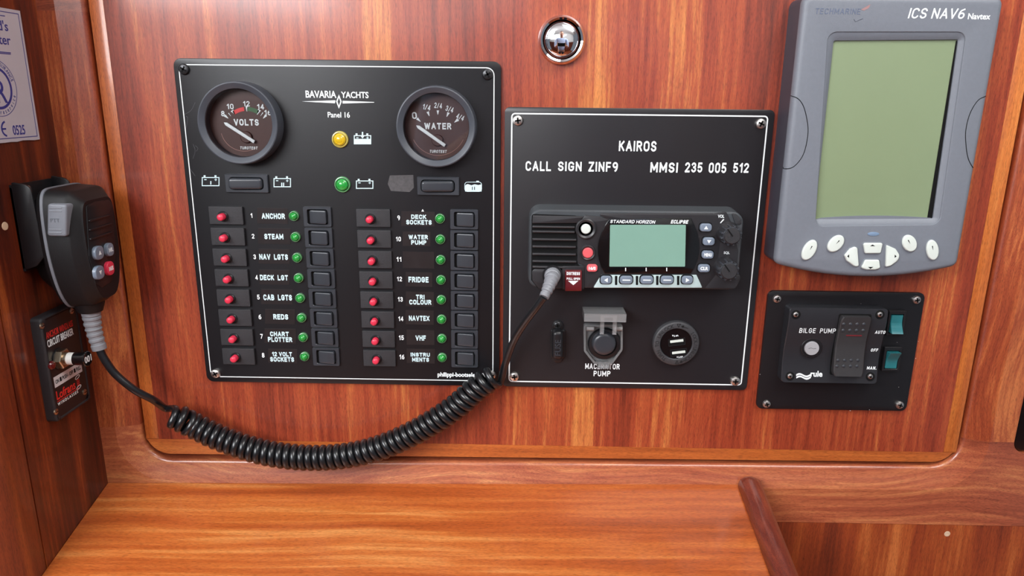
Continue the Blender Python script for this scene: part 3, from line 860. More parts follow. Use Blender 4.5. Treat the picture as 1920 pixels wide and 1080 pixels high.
TAPES = [  # tape box, lines (text, box)
 ((482, 389.5, 540, 420), [('ANCHOR', (490.5, 399.5, 534.5, 411))]),
 ((484, 427.5, 545, 458), [('STEAM', (495.5, 438, 531.5, 449))]),
 ((485, 466.5, 543, 495), [('NAV  LGTS', (486, 476, 540, 487.5))]),
 ((486, 505.5, 543, 534), [('DECK  LGT', (487.5, 515, 540, 526))]),
 ((490, 542, 549, 571), [('CAB  LGTS', (494, 552, 547.5, 563.5))]),
 ((497, 579.5, 553, 608), [('REDS', (512.5, 589, 540.5, 599.5))]),
 ((496, 616, 555, 644), [('CHART', (506.5, 621.5, 541.5, 631)), ('PLOTTER', (502.5, 632, 548, 641.5))]),
 ((503, 654, 557.5, 681), [('12 VOLT', (510, 659.5, 547.5, 668.5)), ('SOCKETS', (506.5, 669, 551.5, 678.5))]),
 ((752.5, 396, 815, 424.5), [('DECK', (771, 402, 799.5, 411)), ('SOCKETS', (761.5, 412, 809.5, 421.5))]),
 ((755, 434, 807, 462), [('WATER', (766, 440, 802.5, 449)), ('PUMP', (771, 450, 799.5, 459))]),
 ((755, 471.5, 814, 503.5), []),
 ((760.5, 510, 810.5, 538), [('FRIDGE', (766, 519, 803.5, 530))]),
 ((761, 546.5, 813.5, 575), [('TRI', (780, 552.5, 796, 561.5)), ('COLOUR', (767.5, 562, 809, 571.5))]),
 ((760.5, 581.5, 813, 609), [('NAVTEX', (766.5, 591.5, 805.5, 602))]),
 ((762.5, 618, 814.5, 647), [('VHF', (779, 628.5, 798.5, 639))]),
 ((762.5, 653.5, 815, 681.5), [('INSTRU', (770, 661, 806, 669)), ('MENTS', (772.5, 670, 804.5, 678.5))])]
for (x0, y0, x1, y1), lines in TAPES:
    c = [xz(x0, y0), xz(x1, y0+1), xz(x1, y1), xz(x0, y1-1)]
    b = NB(); prism(b, [(c[0][0], c[0][1]), (c[1][0], c[1][1]), (c[2][0], c[2][1]), (c[3][0], c[3][1])], .00001, -.00018)
    tpz = obj('label_tape', b, M_TAPE, sp)
    if lines:
        b = NB()
        for s, bb in lines: stext('', s, bb, sp, None, Y=-.0002, wt=.25, into=b, gap=.16, wide=1.15)
        obj('tape_lettering', b, M_LTXT, tpz)

# ================================================================ radio panel
rp = plate('radio_panel', 'black plate lettered KAIROS with white border line, holding the marine radio', 'mounting plate',
           quad([(946.5, 199.5), (1453, 207), (1400.5, 734), (942, 723)]), .004, M_PLATE2)
border(rp, quad([(958, 211.5), (1442.5, 217), (1389, 723), (954, 715.5)]), .003, .0010)
for px, py in ((971, 226), (1426, 232), (964.5, 705.5), (1378, 714)):
    x, z = xz(px, py); screw(rp, x, z, 0, .0040, M_STEEL, h=.0024)
def bold_line(s, words, rt):
    b = NB()
    for w, bb in words: stext('', w, bb, rt, None, wt=.19, into=b, gap=.20)
    obj(s, b, M_WHITE, rt)
bold_line('boat_name_lettering', [('KAIROS', (1160, 263.5, 1231, 284.5))], rp)
bold_line('call_sign_lettering', [('CALL', (985.5, 302, 1033, 321)), ('SIGN', (1046, 302.5, 1091, 321.5)), ('ZINF9', (1103, 303, 1158.5, 322.5))], rp)
bold_line('station_number_lettering', [('MMSI', (1219, 304, 1271, 323.5)), ('235', (1284, 304.5, 1317, 324)), ('005', (1329, 305, 1362, 324.5)), ('512', (1374.5, 305, 1404, 324.5))], rp)
bold_line('pump_lettering', [('MACERATOR', (1097, 681.5, 1162, 692.5)), ('PUMP', (1113, 695, 1144.5, 705.5))], rp)

# ---- fuse holder
x0, z0 = xz(1047, 645)
fh = thing('fuse_holder', 'small upright black fuse holder left of the macerator push button', 'fuse holder', (x0, 0, z0))
def pxpoly(pts, r, Y=0., n=4): return fillet([xz(a, b, Y) for a, b in pts], r, n)
b = NB(); prism(b, pxpoly([(1032.5, 617.5), (1060, 617.5), (1058.5, 670), (1031.5, 670)], .001), 0, -.0025, .0005, 2); obj('base', b, M_BLACK, fh)
b = NB(); prism(b, pxpoly([(1034.5, 601), (1057, 601), (1055, 622), (1036, 622)], .0045, -.001), 0, -.0018, .0006, 2); obj('screw_tab', b, M_BLACK, fh)
b = NB(); prism(b, pxpoly([(1035, 663), (1055.5, 663), (1055, 680), (1036, 680)], .004, -.001), 0, -.0018, .0006, 2); obj('lower_tab', b, M_BLACK, fh)
x, z = xz(1045.5, 610.5, -.002); screw(fh, x, z, -.0018, .0034, M_DSTEEL)
b = NB(); prism(b, pxpoly([(1035, 620.5), (1056, 620.5), (1055.5, 674), (1035.5, 674)], .0035, -.009), -.0024, -.0105, .003, 4); obj('fuse_cap', b, M_BLACK, fh)
b = NB(); t = fit(text_bm('FUSE', .01), 0, 0, .0135, .0048, -.0106)
for v in t.verts: v.co = Vector((-v.co.z, v.co.y, v.co.x))
c = xz(1046, 652, -.0106)
bmesh.ops.translate(t, verts=t.verts[:], vec=(c[0], 0, c[1])); obj('lettering', t, M_SATIN, fh)

# ---- macerator push button under a clear flip guard
x0, z0 = xz(1131, 640)
ms = thing('push_button_switch', 'black push button under a raised clear flip guard above MACERATOR PUMP', 'push button', (x0, 0, z0))
gp = [xz(*p) for p in ((1093.5, 606), (1166.5, 606), (1166, 653), (1147, 679), (1113, 679), (1094, 655))]
g1 = fillet(gp, .002, 3); g2 = inset(g1, .0017)
b = NB(); ringp(b, [(g1, 0), (g1, -.0045), (g2, -.0045), (g2, -.0008)]); prism(b, g2, 0, -.0009); obj('guard_base', b, M_CLEAR, ms, label='clear guard base')
b = NB(); box(b, *[f for f in (xz(1121, 676)[0], xz(1142, 676)[0])], -.004, -.0002, xz(1130, 688)[1], xz(1130, 678)[1]); obj('guard_catch', b, M_CLEAR, ms)
c = xz(1133.5, 645.5, -.004); r = pw(31, -.003, (1133, 645))
obj('button_bezel', lathe(NB(), c[0], c[1], [(r, -.0009), (r, -.003), (r*.94, -.0042), (r*.74, -.0046), (r*.70, -.004), (r*.70, -.001)], 44), M_BLACK, ms)
c = xz(1133.0, 646, -.009); r = pw(21.5, -.008, (1133, 645))
obj('button', lathe(NB(), c[0], c[1], [(r*1.08, -.001), (r*1.05, -.006), (r, -.0082), (r*.9, -.0092), (r*.7, -.0096), (0, -.0092)], 44), M_SATIN, ms)
# the lid stands straight out from its hinge
lid = NB()
zl0, zl1 = xz(1130, 604, -.005)[1], xz(1130, 588.5, -.020)[1]
xa, xb = xz(1095.5, 590, -.02)[0], xz(1174.5, 590, -.02)[0]
box(lid, xa, xb, -.0205, -.0190, zl1-.0065, zl1)
box(lid, xa, xb, -.0190, -.0006, zl1-.0014, zl1)
box(lid, xa, xa+.0014, -.0190, -.0020, zl1-.0060, zl1-.0014)
box(lid, xb-.0014, xb, -.0190, -.0020, zl1-.0060, zl1-.0014)
obj('guard_lid', lid, M_CLEAR, ms, label='clear hinged lid')
b = NB(); xa, xb = xz(1125, 610, -.012)[0], xz(1156, 610, -.012)[0]
for x in (xa, xb-.0032): box(b, x, x+.0032, -.0135, -.0115, xz(1130, 626, -.012)[1], zl1-.0016)
box(b, xa+.0032, xb-.0032, -.0135, -.0115, zl1-.0052, zl1-.0016)
obj('lid_fork', b, M_CLEAR, ms)
for px in (1106, 1159):
    q = xz(px, 615, -.005); b = NB(); tube(b, [Vector((q[0]-.003, -.0066, q[1])), Vector((q[0]+.003, -.0066, q[1]))], .0021, 14); obj('hinge_pin', b, M_CLEAR, ms)

# ---- usb socket
c = xz(1267.5, 644, -.003); r = pw(43.5, -.002, (1267, 643))
us = thing('usb_socket', 'round black double usb socket at lower right of the KAIROS plate', 'usb socket', (c[0], 0, c[1]))
obj('ring', lathe(NB(), c[0], c[1], [(r, 0), (r, -.0032), (r*.97, -.0042), (r*.93, -.0046), (r*.72, -.0046), (r*.69, -.0040), (r*.68, -.0020)], 60), pm('grained charcoal ring', S(58, 58, 61), .45, bump=.2, bscale=2600), us)
obj('socket_face', lathe(NB(), c[0], c[1], [(r*.685, -.0015), (r*.685, -.0030), (r*.66, -.0034), (0, -.0034)], 48), M_GLOSS, us)
b = NB()
def ringtext(s, a0, step, rr):
    for k, ch in enumerate(s):
        if ch == ' ': continue
        a = math.radians(a0+step*k); t = text_bm(ch, .0)
        xs = [v.co.x for v in t.verts]; wd = (max(xs)-min(xs))*.0040
        merge(b, fit(t, c[0]+rr*math.cos(a), c[1]+rr*math.sin(a), wd, .0030, -.0047, a-PI/2))
ringtext('TURN TO UNLOCK', 236, -10.0, r*.83); ringtext('LOCK/UNLOCK', 36, -9.5, r*.83)
for a in (PI/2-.05, -PI/2+.1):
    q = (c[0]+r*.83*math.cos(a), c[1]+r*.83*math.sin(a)); w = .0018; sg = 1 if a > 0 else -1
    ringp(b, [(ccw([(q[0]-w, q[1]+w*sg), (q[0]+w, q[1]+w*sg), (q[0], q[1]-w*sg)]), -.0046), (ccw([(q[0]-w, q[1]+w*sg), (q[0]+w, q[1]+w*sg), (q[0], q[1]-w*sg)]), -.0048), (ccw([(q[0]-w*.5, q[1]+w*.7*sg), (q[0]+w*.5, q[1]+w*.7*sg), (q[0], q[1]-w*.4*sg)]), -.0048)])
for sx, sz, an in ((.30, .77, .35), (.34, -.77, -.4)):
    q = Vector((c[0]+r*sx, c[1]+r*sz)); d = Vector((math.cos(PI-an), math.sin(PI-an))); s = Vector((-d.y, d.x))
    prism(b, [tuple(q+s*.0003-d*.003), tuple(q-s*.0003-d*.003), tuple(q-s*.0003+d*.002), tuple(q+s*.0003+d*.002)], -.0046, -.0048)
    prism(b, [tuple(q+d*.0034), tuple(q+d*.0010+s*.0015), tuple(q+d*.0010-s*.0015)], -.0046, -.0048)
obj('ring_lettering', b, pm('moulded black lettering', S(24, 24, 26), .6), us)
for (px, py), (tx, ty), lab in (((1269, 641.5), (1265.5, 629.5), '\u25bc 2.4A'), ((1272.5, 661), (1274, 669), '\u25b2 2.4A')):
    q = xz(px, py, -.0035); tl = math.radians(8)
    def R(o): return [(q[0]+math.cos(tl)*x-math.sin(tl)*z, q[1]+math.sin(tl)*x+math.cos(tl)*z) for x, z in o]
    o, i = R(rrect(0, 0, .0140, .0062, .0004, 2)), R(rrect(0, 0, .0128, .0050, .0003, 2))
    b = NB(); ringp(b, [(ccw(o), -.0034), (ccw(o), -.0038), (ccw(i), -.0038), (ccw(i), -.0032)])
    port = obj('usb_port', b, M_BLACK, us)
    b = NB(); prism(b, R(rrect(0, 0, .0128, .0050, .0003, 2)), -.0034, -.00345); obj('port_hole', b, M_PIT, port)
    up = 1 if py < 650 else .2
    b = NB(); prism(b, R(rrect(0, .0010*up, .0108, .0021, .0002, 2)), -.0034, -.0037); obj('contact_tongue', b, M_OVAL, port)
    tt = xz(tx, ty, -.0035); b = fit(text_bm('2.4A', .02), tt[0]+.0010, tt[1], .0040, .0015, -.0034, tl)
    prism(b, [(tt[0]-.0024, tt[1]+.0006*(1 if py < 650 else -1)), (tt[0]-.0012, tt[1]+.0006*(1 if py < 650 else -1)), (tt[0]-.0018, tt[1]-.0006*(1 if py < 650 else -1))], -.0034, -.0036)
    obj('port_lettering', b, M_WHITE, us)

# ================================================================ marine radio
RY = -.018
cR = xz(1190, 462, RY)
rad = thing('marine_radio', 'black marine radio with sea green display, two knobs and a coiled cord', 'radio', (cR[0], 0, cR[1]-.035))
def rz(px, py): return xz(px, py, RY)
rl, rr_ = rz(991, 460)[0], rz(1390.5, 460)[0]
zt0, zt1, zbt = xz(1190, 385)[1], rz(1190, 398.5)[1], rz(1190, 541)[1]
def rout(x0, x1, z0, z1, r): return fillet([(x0, z0), (x1, z0), (x1, z1), (x0, z1)], [r*.8, r*.8, r, r], 7)
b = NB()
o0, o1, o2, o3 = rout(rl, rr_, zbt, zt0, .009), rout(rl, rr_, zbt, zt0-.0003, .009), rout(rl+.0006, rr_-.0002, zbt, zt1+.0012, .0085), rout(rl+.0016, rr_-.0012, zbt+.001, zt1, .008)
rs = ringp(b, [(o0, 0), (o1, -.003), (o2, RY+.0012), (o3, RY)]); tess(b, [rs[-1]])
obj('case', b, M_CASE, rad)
def rpoly(pts, r, th, bev=.0004, n=4, y0=RY):
    b = NB(); prism(b, fillet([rz(*p) for p in pts], r, n), y0+.0001, y0-th, bev, 2); return b
# loudspeaker side
b = rpoly([(997, 401), (1082, 404), (1082, 493), (1094, 505), (1056, 540), (1008, 540), (996, 525)], .002, .0003, 0)
obj('speaker_recess', b, M_PIT, rad)
b = rpoly([(999, 403), (1095, 405), (1083, 417.5), (998, 418)], .0006, .0024, .0006); obj('speaker_brow', b, M_RADIO, rad)
for py, x1 in ((424.5, 1078), (433.5, 1078), (448, 1081), (461.5, 1080), (475.5, 1080), (489, 1081), (499.5, 1062)):
    b = rpoly([(998, py-2.4), (x1, py-1.0), (x1, py+3.2), (998, py+2.2)], .0006, .0024, .0007); obj('speaker_slat', b, M_RADIO, rad)
b = rpoly([(997, 503), (1056, 505), (1056, 540), (1010, 540), (998, 526)], [.0005, .0005, .0005, .003, .003], .0016, .0005); obj('jack_housing', b, M_RADIO, rad)
# raised centre
b = rpoly([(1083, 419), (1097, 403), (1122, 405), (1141, 411), (1121, 467), (1130, 512), (1110, 539), (1095, 539), (1093, 497), (1083, 492)], .0012, .0014, .0005); obj('button_field', b, M_RADIO, rad)
b = rpoly([(1116, 399.5), (1335, 399.5), (1345, 402), (1352, 440), (1342, 515), (1322, 540), (1108, 540), (1126, 513), (1120, 468), (1138, 410)], .0014, .0012, .0005); obj('centre_frame', b, M_RADIO, rad)
b = rpoly([(1112, 538.5), (1127, 514.5), (1305, 514.5), (1316, 538.5)], .0006, .0021, .0004); obj('silver_strip', b, M_SILVER, rad, label='silver strip carrying five soft keys')
def arcpts(p, m, q, n=8): # quadratic through p, m, q
    o = []
    for i in range(n+1):
        t = i/n; c = (2*m[0]-.5*(p[0]+q[0]), 2*m[1]-.5*(p[1]+q[1]))
        o.append(((1-t)**2*p[0]+2*t*(1-t)*c[0]+t*t*q[0], (1-t)**2*p[1]+2*t*(1-t)*c[1]+t*t*q[1]))
    return o
dp = arcpts((1141, 410), (1120.5, 462), (1133, 512))+arcpts((1294, 512), (1310.5, 462), (1294, 407.5))
b = NB(); prism(b, ccw([rz(*p) for p in dp]), RY, RY-.0024, .0005, 2); ds = obj('display_surround', b, M_GLOSS, rad, label='gloss black barrel shaped display surround')
b = NB(); prism(b, fillet([xz(a, c, RY-.0024) for a, c in ((1144, 421.5), (1286, 421.5), (1284.5, 500), (1142.5, 500))], .0006, 2), RY-.0020, RY-.0026, .0001, 1)
obj('display', b, M_LCD, rad, label='sea green display, blank')
RD = RY-.0024
stext('brand_lettering', 'STANDARD HORIZON', (1144, 412.5, 1229, 419), rad, M_WHITE, Y=RD, wt=.2, gap=.16, shear=.25, wide=1.3)
stext('series_lettering', 'ECLIPSE', (1257.5, 412.5, 1291, 419.3), rad, M_WHITE, Y=RD, wt=.24, gap=.14, shear=.25, wide=1.1)
for px in (1173, 1211.5, 1250): b = NB(); poly(b, [(px-.9, 502), (px+.9, 502), (px+.9, 508.5), (px-.9, 508.5)], RD); obj('key_mark', b, M_WHITE, rad)
def key(name, px, py, w, h, mat, y0, th, r=.0024, glyph=None, back=True, rot=0, label=None):
    c = xz(px, py, y0-th); W, H = pw(w, y0-th, (px, py)), pw(h, y0-th, (px, py))
    o = obj(name, (lambda q: (prism(q, rrect(c[0], c[1], W, H, min(r, H*.38), 5), y0+.0001, y0-th, .0006, 3), q)[1])(NB()), mat, rad, label=label)
    if back: obj('key_gap', (lambda q: (prism(q, rrect(c[0], c[1], W*1.16, H*1.22, min(r*1.2, H*.4), 5), y0+.0001, y0-.0001), q)[1])(NB()), M_PIT, o)
    yy = y0-th; q = NB()
    if glyph in ('left', 'right', 'up', 'down'):
        s = H*.24; d = {'left': (-1, 0), 'right': (1, 0), 'up': (0, 1), 'down': (0, -1)}[glyph]
        n = (-d[1], d[0])
        prism(q, ccw([(c[0]+d[0]*s, c[1]+d[1]*s), (c[0]-d[0]*s*.8+n[0]*s*1.1, c[1]-d[1]*s*.8+n[1]*s*1.1), (c[0]-d[0]*s*.8-n[0]*s*1.1, c[1]-d[1]*s*.8-n[1]*s*1.1)]), yy+.00002, yy-.00012)
    elif glyph == 'bar': prism(q, rrect(c[0], c[1], W*.62, H*.13, .0001, 2), yy+.00002, yy-.00012)
    elif glyph: q.free(); q = fit(text_bm(glyph, .05), c[0], c[1], W*.66, H*.44, yy-.00002)
    if glyph: obj('key_glyph', q, M_WHITE, o)
    return o
for px, g in ((1136.5, 'left'), (1174.5, 'bar'), (1213, 'bar'), (1251, 'bar'), (1289, 'right')):
    key('soft_key', px, 525.3, 23.5 if g == 'bar' else 20.5, 15.5, M_KEY, RY-.0021, .0020, glyph=g)
for px in (1154.5, 1193.5, 1231.5, 1270.5):
    b = rpoly([(px-2.3, 516), (px+2.3, 516), (px+1.9, 533), (px-2.1, 533)], .0003, .0024, .0001); obj('strip_slot', b, M_PIT, rad)
for px, py, g in ((1324, 427, 'up'), (1329.5, 453, 'down'), (1327.5, 478, 'MENU'), (1320.5, 503.5, 'CLR')):
    key('side_key', px, py, 22, 15, M_KEY, RY-.0012, .0026, glyph=g)
def rbtn(name, px, py, r0, r1, mat, label):
    c = rz(px, py); k = pw(1, RY, (px, py))
    o = obj(name, lathe(NB(), c[0], c[1], [(r0*k, RY+.0001), (r0*k, RY-.0030), (r0*k*.88, RY-.0038), (r0*k*.70, RY-.0030), (r0*k*.66, RY-.0014), (0, RY-.0014)], 40), M_RADIO, rad)
    obj('button_cap', lathe(NB(), c[0], c[1], [(r1*k, RY-.0014), (r1*k, RY-.0034), (r1*k*.85, RY-.0040), (0, RY-.0042)], 32), mat, o, label=label)
rbtn('round_button', 1098, 428, 19.5, 9.3, M_OVAL, 'pearl white cap')
rbtn('round_button', 1101.5, 472.5, 14.5, 10, M_PINK, 'coral red cap')
key('channel_key', 1110.5, 503, 20, 14, M_PINK, RY-.0012, .0024, glyph='16/S', label='coral red channel key')
# distress cover
b = rpoly([(1054, 498), (1095, 498), (1095, 541), (1054, 541)], .001, .0022, .0004); obj('distress_frame', b, M_RADIO, rad)
b = rpoly([(1059, 504.5), (1090.5, 504.5), (1090, 543), (1058.5, 543)], .0008, .0052, .0009); dc = obj('distress_cover', b, M_DRED, rad, label='clear dark red distress cover')
YC = RY-.0052; b = NB()
stext('', 'DISTRESS', (1062.5, 510, 1087.5, 516), rad, None, Y=YC, wt=.24, gap=.16, into=b)
stext('', 'PULL OPEN', (1062.5, 520.3, 1087.5, 524.8), rad, None, Y=YC, wt=.24, gap=.16, into=b)
poly(b, [(1065, 526.5), (1084.5, 526.5), (1075, 534.5)], YC); obj('cover_lettering', b, M_WHITE, dc)
# knobs
def knob(name, px, py, word, wbox, label):
    c = rz(px, py); k = pw(1, RY, (px, py)); r = 20.5*k
    o = obj(name, lathe(NB(), c[0], c[1], [(r*1.06, RY+.0001), (r*1.04, RY-.0008), (r, -.0195), (r*.86, -.0290), (r*.80, -.0305), (r*.7, -.0308), (0, -.0308)], 40), M_RADIO, rad, label=label)
    g = []
    for i in range(12):
        for f, rr in ((.02, .80), (.30, .80), (.36, .94), (.66, .94), (.72, .80)):
            a = 2*PI*(i+f)/12; g.append((c[0]+r*rr*math.cos(a), c[1]+r*rr*math.sin(a)))
    q = NB(); prism(q, g, -.0215, -.0318, .0004, 2); obj('knurled_grip', q, M_SATIN, o)
    obj('knob_cap', lathe(NB(), c[0], c[1], [(r*.73, -.031), (r*.73, -.0326), (r*.66, -.0334), (0, -.0334)], 36), M_ROUGHB, o)
    a = math.radians(128); d = Vector((math.cos(a), math.sin(a))); s = Vector((-d.y, d.x))*.0004; cc = Vector(c)
    q = NB(); prism(q, [tuple(cc+s), tuple(cc-s), tuple(cc+d*r*.80-s), tuple(cc+d*r*.80+s)], -.0333, -.0338); obj('pointer', q, M_PIT, o)
    text('knob_lettering', word, wbox, rad, M_WHITE, Y=RY-.0012, bold=.02)
b = rpoly([(1337, 400), (1361, 396.5), (1371, 418), (1384, 470), (1378, 541), (1318, 541), (1341, 512), (1351, 440)], .001, .0011, .0004); obj('knob_field', b, M_RADIO, rad)
b = rpoly([(1371, 399), (1380, 401), (1389.5, 411), (1390, 422), (1378, 420)], .0016, .0010, .0004); obj('corner_grip', b, M_ROUGHB, rad)
b = rpoly([(1358, 540), (1366, 524), (1386, 512), (1388, 522), (1380, 538)], .0016, .0010, .0004); obj('corner_grip', b, M_ROUGHB, rad)
knob('volume_knob', 1363, 436, 'VOL', (1346, 402.5, 1358, 408.5), 'upper knob marked VOL')
knob('squelch_knob', 1357.5, 500.5, 'SQL', (1357, 471.5, 1368, 477), 'lower knob marked SQL')
b = NB(); poly(b, [(1350, 418), (1351.5, 418.5), (1358, 411.5), (1356, 410.5)], RY-.0011); obj('volume_mark', b, M_WHITE, rad)

# ================================================================ navtex receiver
NY = -.0250
nav = thing('navtex_receiver', 'tall grey weather message receiver with blank olive display at upper right', 'receiver', (xz(1640, 300, NY)[0], .003, xz(1640, 520, NY)[1]))
def nz_(px, py): return xz(px, py, NY)
nl, nr = xz(1455, 270, 0)[0], nz_(1841, 250)[0]
ntop = nz_(1680, -9)[1]
bl, bm_, br = nz_(1459, 495)[1], nz_(1618, 520)[1], nz_(1790, 498)[1]
n0 = 14; bot = [(nl+(nr-nl)*i/n0, 0) for i in range(n0+1)]
bot = [(x, bm_+(bl-bm_)*((2*(x-nl)/(nr-nl)-1)**2)) for x, _ in bot]
nout = fillet(bot+[(nr, ntop), (nl, ntop)], [.006]+[.02]*(n0-1)+[.006, .006, .006], 5)
hb0 = fillet([nz_(1529, 424), nz_(1761, 421), nz_(1812, 60), nz_(1553, 60)], .006, 6)
yq = lambda q: q
b = NB(); prism(b, inset(nout, .0002), .003, NY+.0052, 0); obj('rear_shell', b, M_NAVD, nav, label='dark grey rear shell')
b = NB(); prism(b, nout, NY+.0052, NY, .0044, 5, holes=[hb0], hy=NY+.005, hbev=.0006); obj('front_case', b, M_NAV, nav)
# sloping bezel down to the sunken display
YS = NY+.0044
sTL, sTR, sBR, sBL = [xz(a, c, NY+.003) for a, c in ((1563, 76), (1797, 74), (1749, 410), (1527, 411))]
def resample(o, n):
    o = ccw(o); L = [0]
    for i in range(len(o)): L.append(L[-1]+math.dist(o[i], o[(i+1) % len(o)]))
    out = []; j = 0
    for k in range(n):
        t = L[-1]*k/n
        while L[j+1] < t: j += 1
        f = (t-L[j])/(L[j+1]-L[j]); a, c = o[j], o[(j+1) % len(o)]
        out.append((a[0]+(c[0]-a[0])*f, a[1]+(c[1]-a[1])*f))
    return out
hi = [sBL, sBR, sTR, sTL]
i1 = fillet(hi, .0012, 6)
hob = inset(ccw(hb0), -.0002)
b = NB()
hm = [(a[0]*.55+c[0]*.45, a[1]*.55+c[1]*.45) for a, c in zip(hob, i1)]
ringp(b, [(hob, NY+.0007), (hm, NY+.0012), (i1, NY+.0030), (i1, YS+.0004)])
obj('display_bezel', b, M_NAV, nav)
b = NB(); prism(b, inset(i1, -.0004), YS+.0006, YS+.0001); obj('display', b, M_NAVSCR, nav, label='blank olive green display')
b = NB(); xs0, xs1 = i1[0][0], 0
xr1 = max(p[0] for p in i1); zlo, zhi = min(p[1] for p in i1), max(p[1] for p in i1)
box(b, xr1-.0034, xr1, YS-.0004, YS+.0001, zlo+.0008, zhi-.0008); obj('display_edge_shade', b, M_PIT, nav, label='painted shadow along the right edge of the display')  # shadow of the recess's right inner wall, painted as a black strip
b = NB(); aa = [(1527, 412)]+arcpts((1540, 408.5), (1640, 404.5), (1745, 408.5))+[(1749, 411)]
prism(b, ccw([xz(a, c, NY+.0034) for a, c in aa]), YS, NY+.0030); obj('bezel_lip', b, M_NAV, nav)
# side cover seams
for pts in ([(1462, 180), (1488, 180.5), (1505, 196), (1514, 230), (1514, 258), (1506, 290), (1490, 311), (1474, 317), (1460, 314)],
            [(1850, 180), (1834, 188), (1819, 212), (1811, 243), (1811, 270), (1815, 296), (1823, 312), (1830, 315)]):
    P = []
    for a, c in smooth_path([Vector((q[0], q[1], 0)) for q in pts], 6) and [(v.x, v.y) for v in smooth_path([Vector((q[0], q[1], 0)) for q in pts], 6)]:
        x, z = nz_(a, c); e = min(x-nl, nr-x); y = NY
        if e < .0042:
            e = max(e, .0); y = NY+.0042-math.sqrt(max(0, .0042**2-(.0042-e)**2))
        P.append((max(nl, min(nr, x)), y, z))
    tb = tube(NB(), P, .00028, 6); obj('cover_seam', tb, M_PIT, nav)
stext('model_lettering', 'ICS NAV6', (1703, 15, 1809, 35.5), nav, M_WHITE, Y=NY, wt=.14, shear=.16, gap=.16)
text('type_lettering', 'Navtex', (1815, 25, 1857, 36.5), nav, M_WHITE, Y=NY, bold=.02)
stext('faded_lettering', 'TECHMARINE', (1529, 15.5, 1614, 27), nav, pm('faded blue print', S(92, 101, 122), .5, var=.3, vscale=600.), Y=NY, wt=.14, shear=.08)
b = NB(); poly(b, [(1614, 18), (1632, 8), (1629, 15), (1620, 20)], NY); obj('faded_arrow', b, pm('faded coral print', S(150, 116, 116), .5), nav)
b = NB(); tube(b, [UY(a, c, NY) for a, c in ((1601, 36), (1604, 41), (1610, 38), (1618, 35))], .00025, 5); obj('faded_stroke', b, pm('faded dark print', S(80, 84, 96), .5), nav)
def nkey(px, py, a, bb, rot, mark):
    c = nz_(px, py); k = pw(1, NY, (px, py))
    q = NB(); prism(q, oval(c[0], c[1], a*k*1.1, bb*k*1.08, rot), NY+.0002, NY-.0003, .0002, 1); kb = obj('key', q, M_NAV, nav)
    q = NB(); prism(q, oval(c[0], c[1]+.0003, a*k, bb*k, rot), NY+.0002, NY-.0018, .0010, 4); obj('key_cap', q, M_OVAL, kb, label='pearl grey oval cap')
    d = Vector((-math.sin(rot), math.cos(rot))); s = Vector((d.y, -d.x))*.0004; p = Vector(c)+d*bb*k*.28+Vector((0, .0003))
    q = NB(); prism(q, [tuple(p+d*.0012+s), tuple(p-d*.0022), tuple(p+d*.0012-s)], NY-.0017, NY-.00190); obj('key_mark', q, M_PIT, kb)
nkey(1516.5, 469, 12.2, 20.5, math.radians(-23), 0); nkey(1566, 457, 13, 18, math.radians(-38), 0)
nkey(1704, 456.5, 12.5, 17.5, math.radians(35), 0); nkey(1747, 469, 11.2, 20, math.radians(18), 0)
def nshape(pts, r, mark):
    o = fillet([nz_(*p) for p in pts], r, 6)
    q = NB(); prism(q, inset(o, -.0008), NY+.0002, NY-.0003, .0002, 1); kb = obj('arrow_key', q, M_NAV, nav)
    q = NB(); prism(q, o, NY+.0002, NY-.0018, .0008, 3); obj('key_cap', q, M_OVAL, kb, label='pearl grey arrow cap')
    q = NB(); prism(q, ccw([xz(a, c, NY-.0018) for a, c in mark]), NY-.0017, NY-.0019); obj('key_mark', q, M_PIT, kb)
nshape([(1606, 460), (1609, 499), (1601, 499), (1586, 488), (1582, 478), (1592, 466)], [.001, .001, .003, .004, .004, .006], [(1588.5, 480.5), (1592, 477), (1592, 483.5)])
nshape([(1660.5, 460), (1663, 459.5), (1678, 466), (1685.5, 478), (1682, 488), (1668, 498), (1659, 500)], [.001, .003, .006, .004, .004, .004, .001], [(1681, 480.5), (1677.5, 477.5), (1677.5, 483.5)])
nshape([(1617, 455), (1654, 455), (1649.5, 474.5), (1620.5, 474.5)], .0014, [(1631.5, 461.5), (1641, 461.5), (1636, 458.5)])
nshape([(1621, 486.5), (1647, 486.5), (1649, 502), (1640, 505), (1624, 505), (1613, 502)], .0014, [(1627.5, 500.5), (1637.5, 500.5), (1632, 504)])
c = nz_(1637.5, 438.7); k = pw(1, NY, (1637, 438)); q = NB(); prism(q, oval(c[0], c[1], 11*k, 3.8*k), NY+.0002, NY-.0004, .0002, 2); obj('status_lens', q, pm('pale blue lens', S(116, 138, 164), .3), nav)

# ================================================================ bilge pump plate
bp_ = plate('bilge_plate', 'small chipped black plate with four screws at lower right', 'mounting plate',
            quad([(1439.5, 547), (1733, 547.5), (1702.5, 769.5), (1419.5, 768)]), .005, M_PLATE)
for px, py in ((1456.5, 560), (1718, 562), (1437, 757), (1686.5, 759)):
    x, z = xz(px, py); screw(bp_, x, z, 0, .0034, M_STEEL, h=.0020)
b = NB()
for px, py, rr in ((1594, 770, .9), (1630, 768.4, .7), (1722, 640, .5), (1717, 672, .6), (1425, 702, .6), (1682, 642, .5), (1614, 569, .4), (1685, 726, .4)):
    x, z = xz(px, py); prism(b, [(x+pw(1)*rr*random.uniform(.7, 1.6)*math.cos(t), z+pw(1)*rr*random.uniform(.5, 1.2)*math.sin(t)) for t in [2*PI*i/7 for i in range(7)]], -.0000, -.0001)
obj('paint_chips', b, pm('chipped paint', S(196, 190, 184), .6), bp_)
BY = -.0095
def bz(px, py): return xz(px, py, BY)
